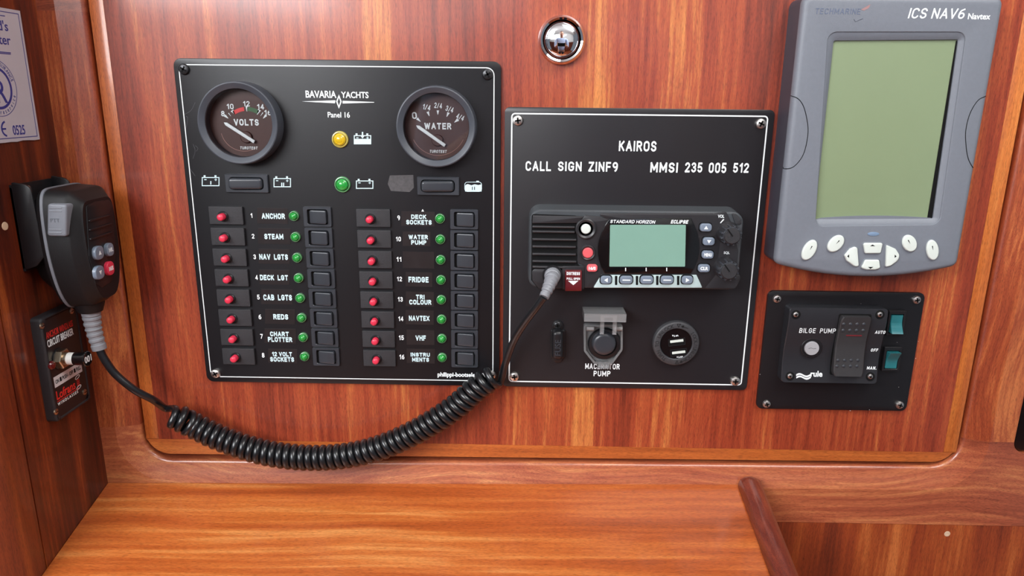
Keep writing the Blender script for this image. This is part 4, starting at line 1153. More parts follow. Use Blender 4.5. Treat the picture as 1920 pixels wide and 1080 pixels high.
bc_ = bz(1562, 648)
bs = thing('bilge_pump_switch', 'raised black three way switch unit lettered BILGE PUMP', 'switch unit', (bc_[0], 0, bz(1560, 717)[1]))
u = [bz(1476, 577), bz(1660, 577.5), bz(1649, 718), bz(1468, 717)]
ux0, ux1 = (u[0][0]+u[3][0])/2, (u[1][0]+u[2][0])/2; uz0, uz1 = (u[2][1]+u[3][1])/2, (u[0][1]+u[1][1])/2
def wave(z):                                     # the face rolls in and out from top to bottom
    t = (uz1-z)/(uz1-uz0)
    return .0018*math.sin(2*PI*(t*.95+.12))
def ug(a, c):
    return bz(a, c)
b = NB()
NX = 30
r2 = .0026
zs = sorted(set([uz0+(uz1-uz0)*i/NX for i in range(NX+1)]+[uz0+r2*k/6 for k in range(6)]+[uz1-r2*k/6 for k in range(6)]))
def side(z, sgn):
    d = min(z-uz0, uz1-z); e = r2-math.sqrt(max(0, r2*r2-(r2-d)**2)) if d < r2 else 0
    return (ux0+e) if sgn < 0 else (ux1-e)
rows = []
for z in zs:
    y = BY+wave(z)*-1
    xa, xb = side(z, -1), side(z, 1)
    rows.append([bm_v for bm_v in (b.verts.new((xa, -.0001, z)), b.verts.new((xa, y+.0006, z)), b.verts.new((xa+.0006, y, z)), b.verts.new((xb-.0006, y, z)), b.verts.new((xb, y+.0006, z)), b.verts.new((xb, -.0001, z)))])
for p, q in zip(rows, rows[1:]):
    for i in range(5): b.faces.new((p[i], p[i+1], q[i+1], q[i]))
b.faces.new(rows[0]); b.faces.new(rows[-1][::-1])
obj('bezel', b, pm('fine grained bezel plastic', S(38, 39, 43), .30, bump=.12, bscale=3000), bs)
def wy(z): return BY-wave(z)
def onwave(name, bm, mat, par, label=None, lift=0.):
    """lay a flat piece built around y = BY on the rolling face"""
    for v in bm.verts: v.co.y += wy(v.co.z)-BY-lift
    return obj(name, bm, mat, par, label=label)
for px, py in ((1491, 589), (1648, 589), (1481.5, 705.5), (1632, 706.5)):
    x, z = bz(px, py); k = wy(z)
    o = obj('screw_well', lathe(NB(), x, z, [(.0037, BY+.0002), (.0037, BY-.0001), (.0031, BY-.0001)], 24), M_PIT, bs)
    for v in o.data.vertices: v.co.y += wy(v.co.z+BASE['bilge_pump_switch'].z)-BY
    b = NB(); prism(b, circ(x, z, .0031, 24), BY+.0002, BY-.00008); onwave('well_floor', b, M_PIT, o)
    screw(bs, x-.0004, z+.0004, k, .0022, M_STEEL, h=.0016)
x, z = bz(1522, 653); k = wy(z); kk = pw(1, BY, (1522, 653))
o = obj('breaker_collar', lathe(NB(), x, z, [(20*kk, k+.0003), (20*kk, k-.0008), (19*kk, k-.0013), (15*kk, k-.0013), (14.5*kk, k-.0003)], 40), M_BLACK, bs)
obj('breaker_button', lathe(NB(), x, z, [(13.6*kk, k), (13.6*kk, k-.0018), (12.8*kk, k-.0024), (0, k-.0025)], 36), pm('light grey button', S(158, 158, 162), .4), o, label='light grey reset button')
b = NB(); t = tube(b, smooth_path([(x-.0030, k-.0025, z+.0001), (x-.001, k-.0025, z+.0006), (x+.001, k-.0025, z), (x+.003, k-.0025, z+.0004)], 6), .00012, 5); obj('button_mark', t, M_PIT, o)
# rocker
rp4 = [bz(1569, 587), bz(1631, 588), bz(1617.5, 704), bz(1557.5, 703)]
rx0, rx1 = (rp4[0][0]+rp4[3][0])/2, (rp4[1][0]+rp4[2][0])/2; rz0, rz1 = rp4[2][1], rp4[0][1]
b = NB(); prism(b, resample(fillet([(rx0, rz0), (rx1, rz0), (rx1, rz1), (rx0, rz1)], .0012, 4), 96), BY+.0002, BY-.0001); onwave('rocker_opening', b, M_PIT, bs)
NR = 24; b = NB(); rows = []
w = (rx1-rx0)/2-.0011; xm = (rx0+rx1)/2-.0005
for i in range(NR+1):
    z = rz0+.0012+(rz1-rz0-.0024)*i/NR; t = 2*i/NR-1
    y = BY-.0030-.0030*abs(t)**1.6-(.0012*t if t > 0 else .0)
    e = .0012 if i in (0, NR) else (.0003 if i in (1, NR-1) else 0)
    rows.append([b.verts.new(p) for p in ((xm-w+e, BY+.0002, z), (xm-w+e, y+.0008, z), (xm-w+e+.0008, y, z), (xm+w-e-.0008, y, z), (xm+w-e, y+.0008, z), (xm+w-e, BY+.0002, z))])
for p, q in zip(rows, rows[1:]):
    for i in range(5): b.faces.new((p[i], p[i+1], q[i+1], q[i]))
b.faces.new(rows[0]); b.faces.new(rows[-1][::-1])
rk = obj('rocker', b, pm('charcoal rocker', S(46, 45, 47), .55, bump=.1), bs, label='charcoal rocker with raised dots')
def ry(z):
    t = 2*(z-rz0-.0012)/(rz1-rz0-.0024)-1; return BY-.0030-.0030*abs(t)**1.6-(.0012*t if t > 0 else 0)
for ys_, xsl in ((607.5, (1582, 1594.5, 1607, 1619.5)), (620, (1582, 1594.5, 1607, 1619.5)), (677, (1573, 1585.5, 1598, 1610.5)), (687.5, (1570.5, 1583, 1595.5, 1608))):
    for xp in xsl:
        q = xz(xp, ys_, BY-.0055); y = ry(q[1]); b = NB()
        lathe(b, q[0]-.0002, q[1], [(.0014, y+.0006), (.0013, y-.0003), (.0007, y-.0007), (0, y-.0008)], 14); obj('grip_dot', b, M_SATIN, rk)
q = xz(1601, 629, BY-.004); b = NB(); y = ry(q[1]); box(b, q[0]-.0062, q[0]+.0062, y-.0003, y+.0005, q[1]-.0005, q[1]+.0005); obj('indicator_window', b, pm('dark red lens', S(104, 34, 40), .3), rk)
for nm, s, bb in (('title_lettering', 'BILGE  PUMP', (1498, 614.5, 1566, 624)), ('auto_lettering', 'AUTO', (1639.5, 619, 1659, 625.5)), ('off_lettering', 'OFF', (1634.5, 654.5, 1648, 660.5)), ('manual_lettering', 'MAN.', (1626.5, 688, 1644.5, 694))):
    t = NB(); stext('', s, bb, bs, None, Y=BY, wt=.14 if 'title' in nm else .22, shear=0 if 'title' in nm else .12, into=t, gap=.24); onwave(nm, t, M_WHITE, bs)
t = NB(); text('', 'rule', (1520, 696, 1542.5, 706.5), bs, None, Y=BY, bold=.028, into=t)
for s in (0, 1):
    up = [(1493+(27)*i/12, 702.2+s*4.2-2.2*math.sin(i/12*2*PI*1.05)) for i in range(13)]
    prism(t, ccw([bz(a, c) for a, c in up]+[bz(a, c+2.9) for a, c in up[::-1]]), BY+.00001, BY-.00015)
onwave('rule_lettering', t, M_WHITE, bs)
# two teal switches
def teal(px, py, wpx, hpx, up, lab):
    x, z = xz(px, py, -.002); w, h = pw(wpx, -.002, (px, py)), pw(hpx, -.002, (px, py))*1.03
    t = thing('rocker_switch', lab, 'switch', (x, 0, z-h/2), 'teal rocker switches on the bilge plate')
    fo, fi = rrect(x, z, w, h, .0006, 3), rrect(x, z-.0004, w*.74, h*.76, .0004, 3)
    b = NB(); ringp(b, [(fo, 0), (fo, -.0028), (inset(fo, .0003), -.0032), (inset(fi, -.0002), -.0032), (fi, -.0030), (fi, -.0001)]); obj('frame', b, M_BLACK, t)
    b = NB(); prism(b, fi, .0, -.0002); obj('pit', b, M_PIT, t)
    b = NB(); n = 16; rows = []
    for i in range(n+1):
        zz = z-.0004-h*.34+h*.68*i/n; s = 2*i/n-1
        y = -.0036-.0020*abs(s)**1.5-(.0022*s*up)
        rows.append([b.verts.new(p) for p in ((x-w*.33, -.0002, zz), (x-w*.33, y+.0004, zz), (x-w*.33+.0004, y, zz), (x+w*.33-.0004, y, zz), (x+w*.33, y+.0004, zz), (x+w*.33, -.0002, zz))])
    for p, q in zip(rows, rows[1:]):
        for i in range(5): b.faces.new((p[i], p[i+1], q[i+1], q[i]))
    b.faces.new(rows[0]); b.faces.new(rows[-1][::-1])
    obj('rocker', b, M_TEAL, t, label='teal translucent rocker')
teal(1679.5, 605.5, 33, 48, -1, 'upper teal rocker switch, beside the word AUTO')
teal(1671.5, 673, 33, 47, 1, 'lower teal rocker switch, beside the word MAN.')

# ================================================================ black fitting in the right hand opening
zz0, zz1 = SLOT[0][1], max(p[1] for p in SLOT)
b = NB(); prism(b, fillet([(.4190, min(p[1] for p in SLOT)+.0006), (.5195, min(p[1] for p in SLOT)+.0006), (.5195, zz1-.0006), (.4190, zz1-.0006)], .0095, 6), .018, YF+.0012, .002, 3)
o = obj('locker_insert', b, M_GLOSS, None, base=(.47, .018, zz0)); tag(o, 'gloss black rounded edge of a fitting in the wood at far right', 'fitting')

# ================================================================ left wall: plaque
pa, pb_, pc_, pd = wyz(33, 20), wyz(73, 261), wyz(0, 270), wyz(0, 15)
py1, pz1, pz0 = (pa[0]+pb_[0])/2, pa[1], pb_[1]
py0 = py1-.062
plq = thing('approval_plaque', 'silver grey plaque with blue lettering high on the left wall, cut by the frame', 'plaque', (XW, (py0+py1)/2, pz0))
def wprism(o, d0, d1, bev=0, seg=2, holes=()): return prism(NB(), ccw(o), -d0, -d1, bev, seg, holes=holes)
edge = [(py0, pz0)]+[(py0+.062*i/10, pz0+.0004*random.uniform(-1, 1)) for i in range(1, 10)]+[(py1, pz0), (py1, pz1), (py0, pz1)]
obj('plate', wprism(edge, 0, .0012, 0), M_PLAQUE, plq, WALL)
PD = .0012
def wp(px, py): return wyz(px, py, PD)
o = [(py0+.002, pz0+.0022), (py1-.0022, pz0+.0022), (py1-.0022, pz1-.0022), (py0+.002, pz1-.0022)]
b = NB(); i = inset(o, .0005); ringp(b, [(o, -PD), (o, -PD-.0001), (i, -PD-.0001), (i, -PD)]); obj('border_line', b, M_BLUE, plq, WALL)
def wtext(name, s, y1, z, w, h, par, mat, d=PD, bold=.01, align='R', shear=0., rot=0., into=None):
    """lettering on the wall; y1 = right end"""
    t = text_bm(s, bold, shear)
    cx = y1-w/2 if align == 'R' else y1
    fit(t, cx, z, w, h, -d-.00002, rot)
    if into is not None: merge(into, t); return
    return obj(name, t, mat, par, WALL)
b = NB()
q1, q2 = wp(15, 52), wp(20, 80)
wtext('', "Lloyd's", q1[0]-.0002, q1[1], .026, .0088, plq, None, into=b); wtext('', 'Register', q2[0], q2[1]+.0005, .031, .0085, plq, None, into=b)
for py in (30, 98, 100.5):
    q = wp(8, py); e = wp(20 if py > 50 else 9, py); prism(b, [(py0+.006, q[1]-.0003), (e[0], q[1]-.0003), (e[0], q[1]+.0003), (py0+.006, q[1]+.0003)], -PD+.00001, -PD-.0001)
ry_, rz_ = wp(2, 168)
def wring(b, cy, cz, a0, b0, w): 
    o1, i1 = oval(cy, cz, a0, b0, 0, 56), oval(cy, cz, a0-w, b0-w, 0, 56)
    ringp(b, [(o1, -PD), (o1, -PD-.0001), (i1, -PD-.0001), (i1, -PD)])
cyc = wp(0, 165); RYc, RZc = wp(31, 165)[0]-.0190, cyc[1]
wring(b, RYc, RZc, .0190, .0190, .0004); wring(b, RYc, RZc, .0142, .0142, .0018)
wtext('', 'R', wp(12, 172)[0], wp(12, 172)[1], .010, .0150, plq, None, into=b)
wtext('', 'L', wp(12, 172)[0]-.009, wp(12, 172)[1]+.002, .008, .0150, plq, None, into=b)
for s, a0, st in (('QUALITY ASSURANCE', 150, -8.2),):
    for k, ch in enumerate(s):
        if ch == ' ': continue
        a = math.radians(a0+st*k); t = text_bm(ch); xs = [v.co.x for v in t.verts]
        merge(b, fit(t, RYc+.0165*math.cos(a), RZc+.0165*math.sin(a), (max(xs)-min(xs))*.0032, .0024, -PD-.00002, a-PI/2))
for k, ch in enumerate('for-Service'):
    a = math.radians(250+9*k); t = text_bm(ch); xs = [v.co.x for v in t.verts]
    merge(b, fit(t, RYc+.0165*math.cos(a), RZc+.0165*math.sin(a), (max(xs)-min(xs))*.0030, .0020, -PD-.00002, a+PI/2))
q = wp(45, 243); wtext('', '0525', q[0]+.0008, q[1], .0125, .0068, plq, None, into=b, bold=.015)
q = wp(4, 242)                                   # CE mark
for cy, bar in ((q[0], True), (q[0]-.0095, False)):
    n = 16; o1 = [(cy+.0045+.0055*math.cos(math.radians(100+160*i/n)), q[1]+.0055*math.sin(math.radians(100+160*i/n))) for i in range(n+1)]
    i1 = [(cy+.0045+.0042*math.cos(math.radians(100+160*i/n)), q[1]+.0042*math.sin(math.radians(100+160*i/n))) for i in range(n, -1, -1)]
    prism(b, ccw(o1+i1), -PD+.00001, -PD-.0001)
    if bar: prism(b, [(cy, q[1]-.0006), (cy+.0038, q[1]-.0006), (cy+.0038, q[1]+.0006), (cy, q[1]+.0006)], -PD+.00001, -PD-.0001)
obj('plaque_lettering', b, M_BLUE, plq, WALL)

# ================================================================ windlass circuit breaker
T8 = .008
wy0, wy1 = wyz(55, 598)[0], wyz(171, 740, T8)[0]
wz0, wz1 = wyz(85, 795)[1], wyz(55, 598)[1]
cb = thing('windlass_breaker', 'small black box lettered ANCHOR WINDLASS CIRCUIT BREAKER on the left wall', 'circuit breaker', (XW, (wy0+wy1)/2, wz0))
ob = fillet([(wy0, wz0), (wy1, wz0), (wy1, wz1), (wy0, wz1)], .003, 5)
ib = inset(ob, .0030)
obj('rim', wprism(ob, 0, T8, .0018, 3, holes=[ib]), M_ROUGHB, cb, WALL)
obj('faceplate', wprism(inset(ib, -.0004), .0004, T8-.0007, 0), M_BLACK, cb, WALL)
FD = T8-.0007
def wf(px, py): return wyz(px, py, FD)
def wtxt(name, s, pl, pr_, h, mat, bold=.01, into=None, sh=0.):
    """lettering between two picture points on the breaker face"""
    a, c = wf(*pl), wf(*pr_)
    a = (max(a[0], wy0+.0042), a[1])
    return wtext(name, s, (a[0]+c[0])/2, (a[1]+c[1])/2, c[0]-a[0], h, cb, mat, d=FD, bold=bold, align='C', into=into, shear=sh)
wtxt('title_lettering', 'ANCHOR WINDLASS', (79, 633.5), (136, 606), .0052, M_REDTX)
wtxt('title_lettering', 'CIRCUIT BREAKER', (83.5, 648.5), (137, 620.5), .0056, M_WHITE, bold=.015)
for px, py in ((78, 611), (133.5, 583), (104.5, 772), (158, 735)):
    y, z = wf(px, py); b = NB(); lathe(b, y, z, [(.0024, -FD), (.0023, -FD-.0007), (.0014, -FD-.0012), (0, -FD-.0012)], 20)
    s_ = obj('screw', b, M_BRASS, cb, WALL)
    b = NB(); prism(b, rrect(y, z, .003, .0006, .0001, 1), -FD-.0010, -FD-.00125); obj('screw_recess', b, M_PIT, s_, WALL)
# push pull shaft
y, z = wf(112, 672)
def wl(name, prof, mat, par=None, lab=None, n=36, cy=None, cz=None, a0=0.):
    b = NB(); lathe(b, y if cy is None else cy, z if cz is None else cz, [(r, -d) for r, d in prof], n, a0); return obj(name, b, mat, par or cb, WALL, label=lab)
wl('washer', [(.0085, FD), (.0085, FD+.0008), (.006, FD+.0008)], M_DSTEEL)
wl('hex_nut', [(.0078, FD+.0008), (.0078, FD+.0042), (.0070, FD+.0048), (.005, FD+.0048)], M_BRASS, None, 'nickelled hexagon nut', 6)
wl('thread', [(.0052, FD+.0008), (.0052, FD+.0068), (.0044, FD+.0072)], M_BRASS)
wl('shaft', [(.0047, FD+.003), (.0047, FD+.0120), (.004, FD+.0122)], M_LIPW, None, 'white shaft', )
kn = wl('knob', [(.0050, FD+.0120), (.0050, FD+.0195), (.0060, FD+.0200), (.0060, FD+.0212), (.0054, FD+.0218), (0, FD+.0218)], M_GLOSS, None, 'black cylindrical knob marked 100')
wtext('knob_lettering', '100', y, z, .0085, .0052, kn, M_WHITE, d=FD+.0218, align='C', bold=.02, rot=PI)
yy, zz = wf(95, 685)
wl('warning_lamp', [(.0034, FD), (.0034, FD+.0012), (.0026, FD+.0022), (0, FD+.0026)], pm('dark red lens cap', S(92, 16, 20), .2, coat=.5), None, 'small dark red lamp', 24, yy, zz)
a, c = wf(95, 722), wf(152, 687)
b = NB(); prism(b, [(wy0+.0046, a[1]-.0042), (wy1-.0056, a[1]-.0042), (wy1-.0056, a[1]+.0042), (wy0+.0046, a[1]+.0042)], -FD+.00001, -FD-.0001)
lb = obj('white_label', b, pm('off white label', S(206, 206, 210), .5), cb, WALL, label='white label reading ON PUSH OFF PULL')
b = NB(); wtext('', 'ON \u25a0 PUSH - OFF \u25a0 PULL', (wy0+wy1)/2-.0005, a[1], wy1-wy0-.013, .0034, lb, None, d=FD+.0001, align='C', into=b); obj('label_lettering', b, M_PIT, lb, WALL)
b = NB()
l0, l1 = wf(99, 745), wf(141, 722); l0 = (max(l0[0], wy0+.0046), l0[1])
wtext('', 'Lofrans', (l0[0]+l1[0])/2, (l0[1]+l1[1])/2, l1[0]-l0[0], .0072, cb, None, d=FD, bold=.02, align='C', into=b, sh=.0) if False else wtext('', 'Lofrans', (l0[0]+l1[0])/2, (l0[1]+l1[1])/2, l1[0]-l0[0], .0072, cb, None, d=FD, bold=.02, align='C', into=b)
zl = (l0[1]+l1[1])/2-.0048
prism(b, [(l0[0], zl-.0003), (l1[0]+.004, zl-.0003), (l1[0]+.004, zl+.0003), (l0[0], zl+.0003)], -FD+.00001, -FD-.0001)
for k in range(4): prism(b, [(l1[0]+.0022, zl+.0022+k*.0014), (l1[0]+.0058, zl+.0022+k*.0014), (l1[0]+.0058, zl+.0029+k*.0014), (l1[0]+.0022, zl+.0029+k*.0014)], -FD+.00001, -FD-.0001)
obj('maker_lettering', b, M_REDTX, cb, WALL)
b = NB(); wtext('', 'W I N D L A S S E S', (l0[0]+l1[0])/2+.001, zl-.0022, l1[0]-l0[0]+.002, .0024, cb, None, d=FD, align='C', into=b, bold=.02)
for zq in (zl+.0006, zl+.0092):
    o1, i1 = oval(l1[0]+.004, zq, .0032, .0014, .2, 20), oval(l1[0]+.004, zq, .0026, .0009, .2, 20)
    ringp(b, [(o1, -FD), (o1, -FD-.0001), (i1, -FD-.0001), (i1, -FD)])
obj('maker_subline', b, M_WHITE, cb, WALL)

# ================================================================ microphone bracket
DZ = CZ-1.05
MYC = -.040                                      # centre line of the microphone
br_ = thing('microphone_bracket', 'folded black metal bracket on the left wall holding the hand microphone', 'bracket', (XW, MYC, .955+DZ))
def wz(d): return XW+d
b = NB(); prism(b, fillet([(MYC-.0235, .925+DZ), (MYC+.0215, .925+DZ), (MYC+.0215, .987+DZ), (MYC-.0235, .987+DZ)], .002, 3), 0, -.0016); obj('back_plate', b, M_BLACK, br_, WALL)
for s, yy in ((-1, MYC-.0235), (1, MYC+.0200)):
    # side wings stand out from the wall; outline in (x, z)
    o = fillet([(XW+.0017, .926+DZ), (XW+.0105, .929+DZ), (XW+.0170, .936+DZ), (XW+.0150, .987+DZ), (XW+.0017, .989+DZ)], [.001, .004, .004, .006, .001], 4)
    b = NB(); prism(b, o, yy+.0016, yy, .0005, 2); obj('side_wing', b, M_BLACK, br_)
    b = NB(); box(b, XW, XW+.0018, yy, yy+.0016, .925+DZ, .987+DZ); obj('fold', b, M_BLACK, br_)
y, z = wyz(52, 356, .002)
b = NB(); lathe(b, y, z, [(.0034, -.0016), (.0032, -.0026), (.0018, -.0032), (0, -.0032)], 22); s_ = obj('screw', b, M_STEEL, br_, WALL)
b = NB(); prism(b, rrect(y, z, .004, .0008, .0002, 1), -.0030, -.0034); prism(b, rrect(y, z, .0008, .004, .0002, 1), -.0030, -.0034); obj('screw_recess', b, M_PIT, s_, WALL)

# ================================================================ hand microphone
mic = thing('hand_microphone', 'black hand microphone with grey talk key hanging on the left wall', 'microphone', (XW+.03, MYC, .892+DZ))
half = [(0, .9840), (.012, .9840), (.0195, .9832), (.0240, .9790), (.0264, .969), (.0272, .954), (.0268, .938), (.0245, .922), (.0205, .908), (.0150, .8985), (.0090, .8945), (0, .8940)]
def mout(k, zt, zb_, sq=0.):
    r = []
    for a, z in half:
        t = (z-.894)/(.984-.894); r.append((a*k, zb_+DZ+(zt-zb_)*t))
    r = [v for v in smooth_half(r)]
    full = [(MYC+a, z) for a, z in r]+[(MYC-a, z) for a, z in r[::-1][1:-1]]
    return ccw(full)
def smooth_half(r):
    return [(v.x, v.y) for v in smooth_path([Vector((a, z, 0)) for a, z in r], 3)]
d0 = .010                                        # back of the microphone clears the wall plate
def mloft(secs):
    b = NB(); rs = []
    for d, k, zt, zb_ in secs: rs.append(addring(b, mout(k, zt, zb_), -d))
    for p, q in zip(rs, rs[1:]): bridge(b, p, q)
    tess(b, [rs[-1]]); b.faces.new(rs[0][::-1])
    return b
secs = [(.0030, .60, .972, .912), (.0120, .70, .978, .904), (.0185, .97, .9835, .8955), (.0212, 1.0, .984, .894)]
obj('back_shell', mloft(secs), M_MIC, mic, WALL)
obj('grey_seam', mloft([(.0213, 1.0, .984, .894), (.0214, 1.02, .9846, .8934), (.0234, 1.02, .9846, .8934), (.0235, 1.0, .984, .894)]), M_GREY, mic, WALL, label='grey seam band around the body')
MF = .0468
obj('front_shell', mloft([(.0236, 1.0, .984, .894), (.0370, .985, .983, .895), (.0386, .977, .9826, .8955), (.0400, .955, .982, .896), (.0450, .80, .9768, .8995), (.0460, .77, .9755, .9), (MF, .755, .975, .9005)]), M_MIC, mic, WALL, ang=28.)
def mp_(px, py): return wyz(px, py, MF)
face = fillet([mp_(161, 386), mp_(176, 378), mp_(203, 374), mp_(211, 384), mp_(215, 480), mp_(209, 527), mp_(190, 540), mp_(178, 531), mp_(166, 480)], .0025, 4)
obj('front_inlay', wprism(face, MF-.0004, MF+.0005, .0003), M_BLACK, mic, WALL, label='smooth black inlay')
for k, (yl, yr) in enumerate((((162, 413), (205, 405)), ((163, 430), (207, 421)), ((164, 447), (209, 437)))):
    a, c = mp_(*yl), mp_(*yr); zc = (a[1]+c[1])/2
    obj('grille_rib', wprism(rrect((a[0]+c[0])/2, zc, (c[0]-a[0])*.92, .0016, .0006, 3), MF+.0003, MF+.0019, .0006), M_BLACK, mic, WALL)
def mkey(px, py, w, h, mat, glyph, lab=None):
    y, z = wyz(px, py, MF+.003)
    o = obj('microphone_key', wprism(rrect(y, z, w, h, min(w, h)*.42, 6), MF+.0004, MF+.0032, .0007, 3), mat, mic, WALL, label=lab)
    if glyph in (1, -1):
        b = NB(); prism(b, ccw([(y-.0016, z-.0014*glyph), (y+.0016, z-.0014*glyph), (y, z+.0016*glyph)]), -MF-.0031, -MF-.00335)
    else: b = fit(text_bm(glyph, .04), y, z, w*.6, h*.32, -MF-.00322)
    obj('key_glyph', b, M_WHITE, o, WALL)
mkey(187, 474, .0110, .0100, M_KEY, 1); mkey(188, 511, .0110, .0100, M_KEY, -1)
mkey(207.5, 468, .0088, .0100, M_KEY, 'H/L'); mkey(208, 503, .0092, .0104, M_REDBTN, '16/S', 'red channel key')
# talk key on the side towards the camera
fy = -.0655
ptt = fillet([xz(95.5, 380.5, fy), xz(131.5, 382, fy), xz(131, 442, fy), xz(94.5, 441, fy)], .0020, 4)
b = NB(); prism(b, ptt, MYC-.019, MYC-.0296, .0014, 3); pt = obj('talk_key', b, M_GREY, mic, label='grey ribbed talk key')
ptx0, ptx1 = min(p[0] for p in ptt), max(p[0] for p in ptt); ptz0, ptz1 = min(p[1] for p in ptt), max(p[1] for p in ptt)
for f in (.12, .22, .78, .88):
    z = ptz0+(ptz1-ptz0)*f; dx = (1-f)*.0; xl_ = xz(94.5, 441, fy)[0]*(1-f)+xz(95.5, 380.5, fy)[0]*f; xr_ = xz(131, 442, fy)[0]*(1-f)+xz(131.5, 382, fy)[0]*f; b = NB(); tube(b, [Vector((xl_+.0016, MYC-.0294, z)), Vector((xr_-.0032, MYC-.0294, z))], .0005, 8); obj('key_rib', b, M_GREY, pt)
t = fit(text_bm('PTT', .0), (ptx0+ptx1)/2-.001, (ptz0+ptz1)/2, .0065, .0026, MYC-.0297); obj('key_lettering', t, pm('darker grey print', S(84, 88, 96), .5), pt)
# neck
nx = XW+.030
b = NB(); tube(b, [Vector((nx-.001, MYC, .9005+DZ)), Vector((nx, MYC, .894+DZ)), Vector((nx, MYC, .8885+DZ))], [.0115, .0105, .0085], 28); obj('neck', b, M_MIC, mic)

# ================================================================ coiled cord
cord = thing('coiled_cord', 'black coiled cord sagging from hand microphone to marine radio', 'cord', tuple(UY(640, 855, -.020)))
def bootmesh(pts, r0, r1, n=20):
    P = smooth_path(pts, n); rad = []
    L = len(P)-1
    b = NB(); R = []
    for i in range(len(P)):
        t = i/L; r = r0+(r1-r0)*t
        if .12 < t < .9 and int(t*14) % 2: r *= .88
        R.append(r)
    tube(b, P, R, 20); return b
NK = Vector((nx, MYC, .8884+DZ))
bend = UY(187, 655, -.040)
obj('strain_relief', bootmesh([NK, NK.lerp(bend, .5)+Vector((-.001, 0, 0)), bend], .0068, .0052), M_BOOT, cord, label='ribbed grey strain relief below the microphone')
jk = UY(1036, 516, RY-.0018); js, je = UY(1034.5, 523, RY-.010), UY(1020, 557, RY-.022)
jr = pw(16, RY, (1036, 520))
obj('plug_boot', bootmesh([Vector((jk.x, RY-.0016, jk.z)), js, (js+je)*.5+Vector((0, -.002, 0)), je], jr*.98, jr*.56), M_BOOT, cord, label='ribbed grey plug boot at the radio')
b = NB(); lathe(b, jk.x, jk.z, [(jr*1.2, RY-.0010), (jr*1.2, RY-.0026), (jr, -.0206)], 30); obj('plug_collar', b, M_BLACK, cord)
# centre line of the coil
CYV = -.0170
cl = [(322, 777, -.022), (346, 789, -.020), (368, 800, CYV), (421, 825, CYV), (492, 847.5, CYV), (563, 857.5, CYV), (634, 856, CYV), (705, 841.5, CYV), (776, 811.5, CYV), (847, 768.5, CYV), (884, 737, CYV), (907, 718, CYV), (926, 709, CYV)]
CP = smooth_path([UY(*c) for c in cl], 40)
Ls = [0]
for p, q in zip(CP, CP[1:]): Ls.append(Ls[-1]+(q-p).length)
WR = .00300                                      # wire radius
CR = .00800                                      # coil radius
TURNS = 47.75
def along(s):
    s = max(0, min(Ls[-1], s))
    lo, hi2 = 0, len(Ls)-1
    while hi2-lo > 1:
        m = (lo+hi2)//2
        if Ls[m] <= s: lo = m
        else: hi2 = m
    f = (s-Ls[lo])/max(1e-9, Ls[hi2]-Ls[lo])
    return CP[lo].lerp(CP[hi2], f), (CP[min(hi2+3, len(CP)-1)]-CP[max(lo-3, 0)]).normalized()
wire = []
PH0 = PI
STEPS = int(TURNS*20)
for i in range(STEPS+1):
    u = i/STEPS
    p, t = along(Ls[-1]*(u if u > .05 else u*(.55+9*u) if False else u))
    n1 = Vector((0, -1, 0)); n1 = (n1-t*n1.dot(t)).normalized(); n2 = t.cross(n1)
    a = PH0+2*PI*TURNS*u
    wire.append(p+(n1*math.cos(a)+n2*math.sin(a))*CR)
lead = smooth_path([bend, UY(195, 672, -.040), UY(216, 701, -.039), UY(252, 731, -.036), UY(286, 749, -.028), UY(304, 762, -.016), UY(314, 770, -.0105)], 8)
tail = smooth_path([UY(933, 727, -.0100), UY(940, 712, -.0100), UY(947, 684, -.013), UY(963, 640, -.020), UY(984, 605, -.030), UY(1005, 577, -.037), je], 8)
k0 = wire[:]
allp = lead+wire[1:-1]+tail
for j in (len(lead), len(allp)-len(tail)):      # ease the cable into and out of the coil
    for it in range(14):
        for q in range(j-9, j+10): allp[q] = allp[q]*.5+(allp[q-1]+allp[q+1])*.25
allp = [p for i, p in enumerate(allp) if i == 0 or (p-allp[i-1]).length > 1e-5]
obj('cable', tube(NB(), allp, WR, 12), M_RUBBER, cord, ang=80.)

# ================================================================ small marks in the wood
def hole_plug(name, loc_px, Y, lab):
    x, z = xz(loc_px[0], loc_px[1], Y)
    b = NB(); lathe(b, x, z, [(.0026, Y), (.0024, Y-.0002), (.0009, Y-.0002), (.0008, Y-.00005), (0, Y-.00005)], 18)
    o = obj(name, b, M_HOLE, None, base=(x, Y, z)); return tag(o, lab, 'screw hole')
hole_plug('screw_hole', (1776, 1001), YF+.0002, 'pale screw hole in the stripy wood at lower right')
y, z = wyz(9, 424); b = NB(); lathe(b, y, z, [(.0030, 0), (.0028, -.0004), (0, -.0006)], 16)
o = obj('wood_plug', b, M_HOLE, None, WALL, base=(XW, y, z)); tag(o, 'tiny pale plug in the left wall left of the microphone bracket', 'plug')
x, z = UY(208, 903, YF-.002).x, UY(208, 903, YF-.002).z

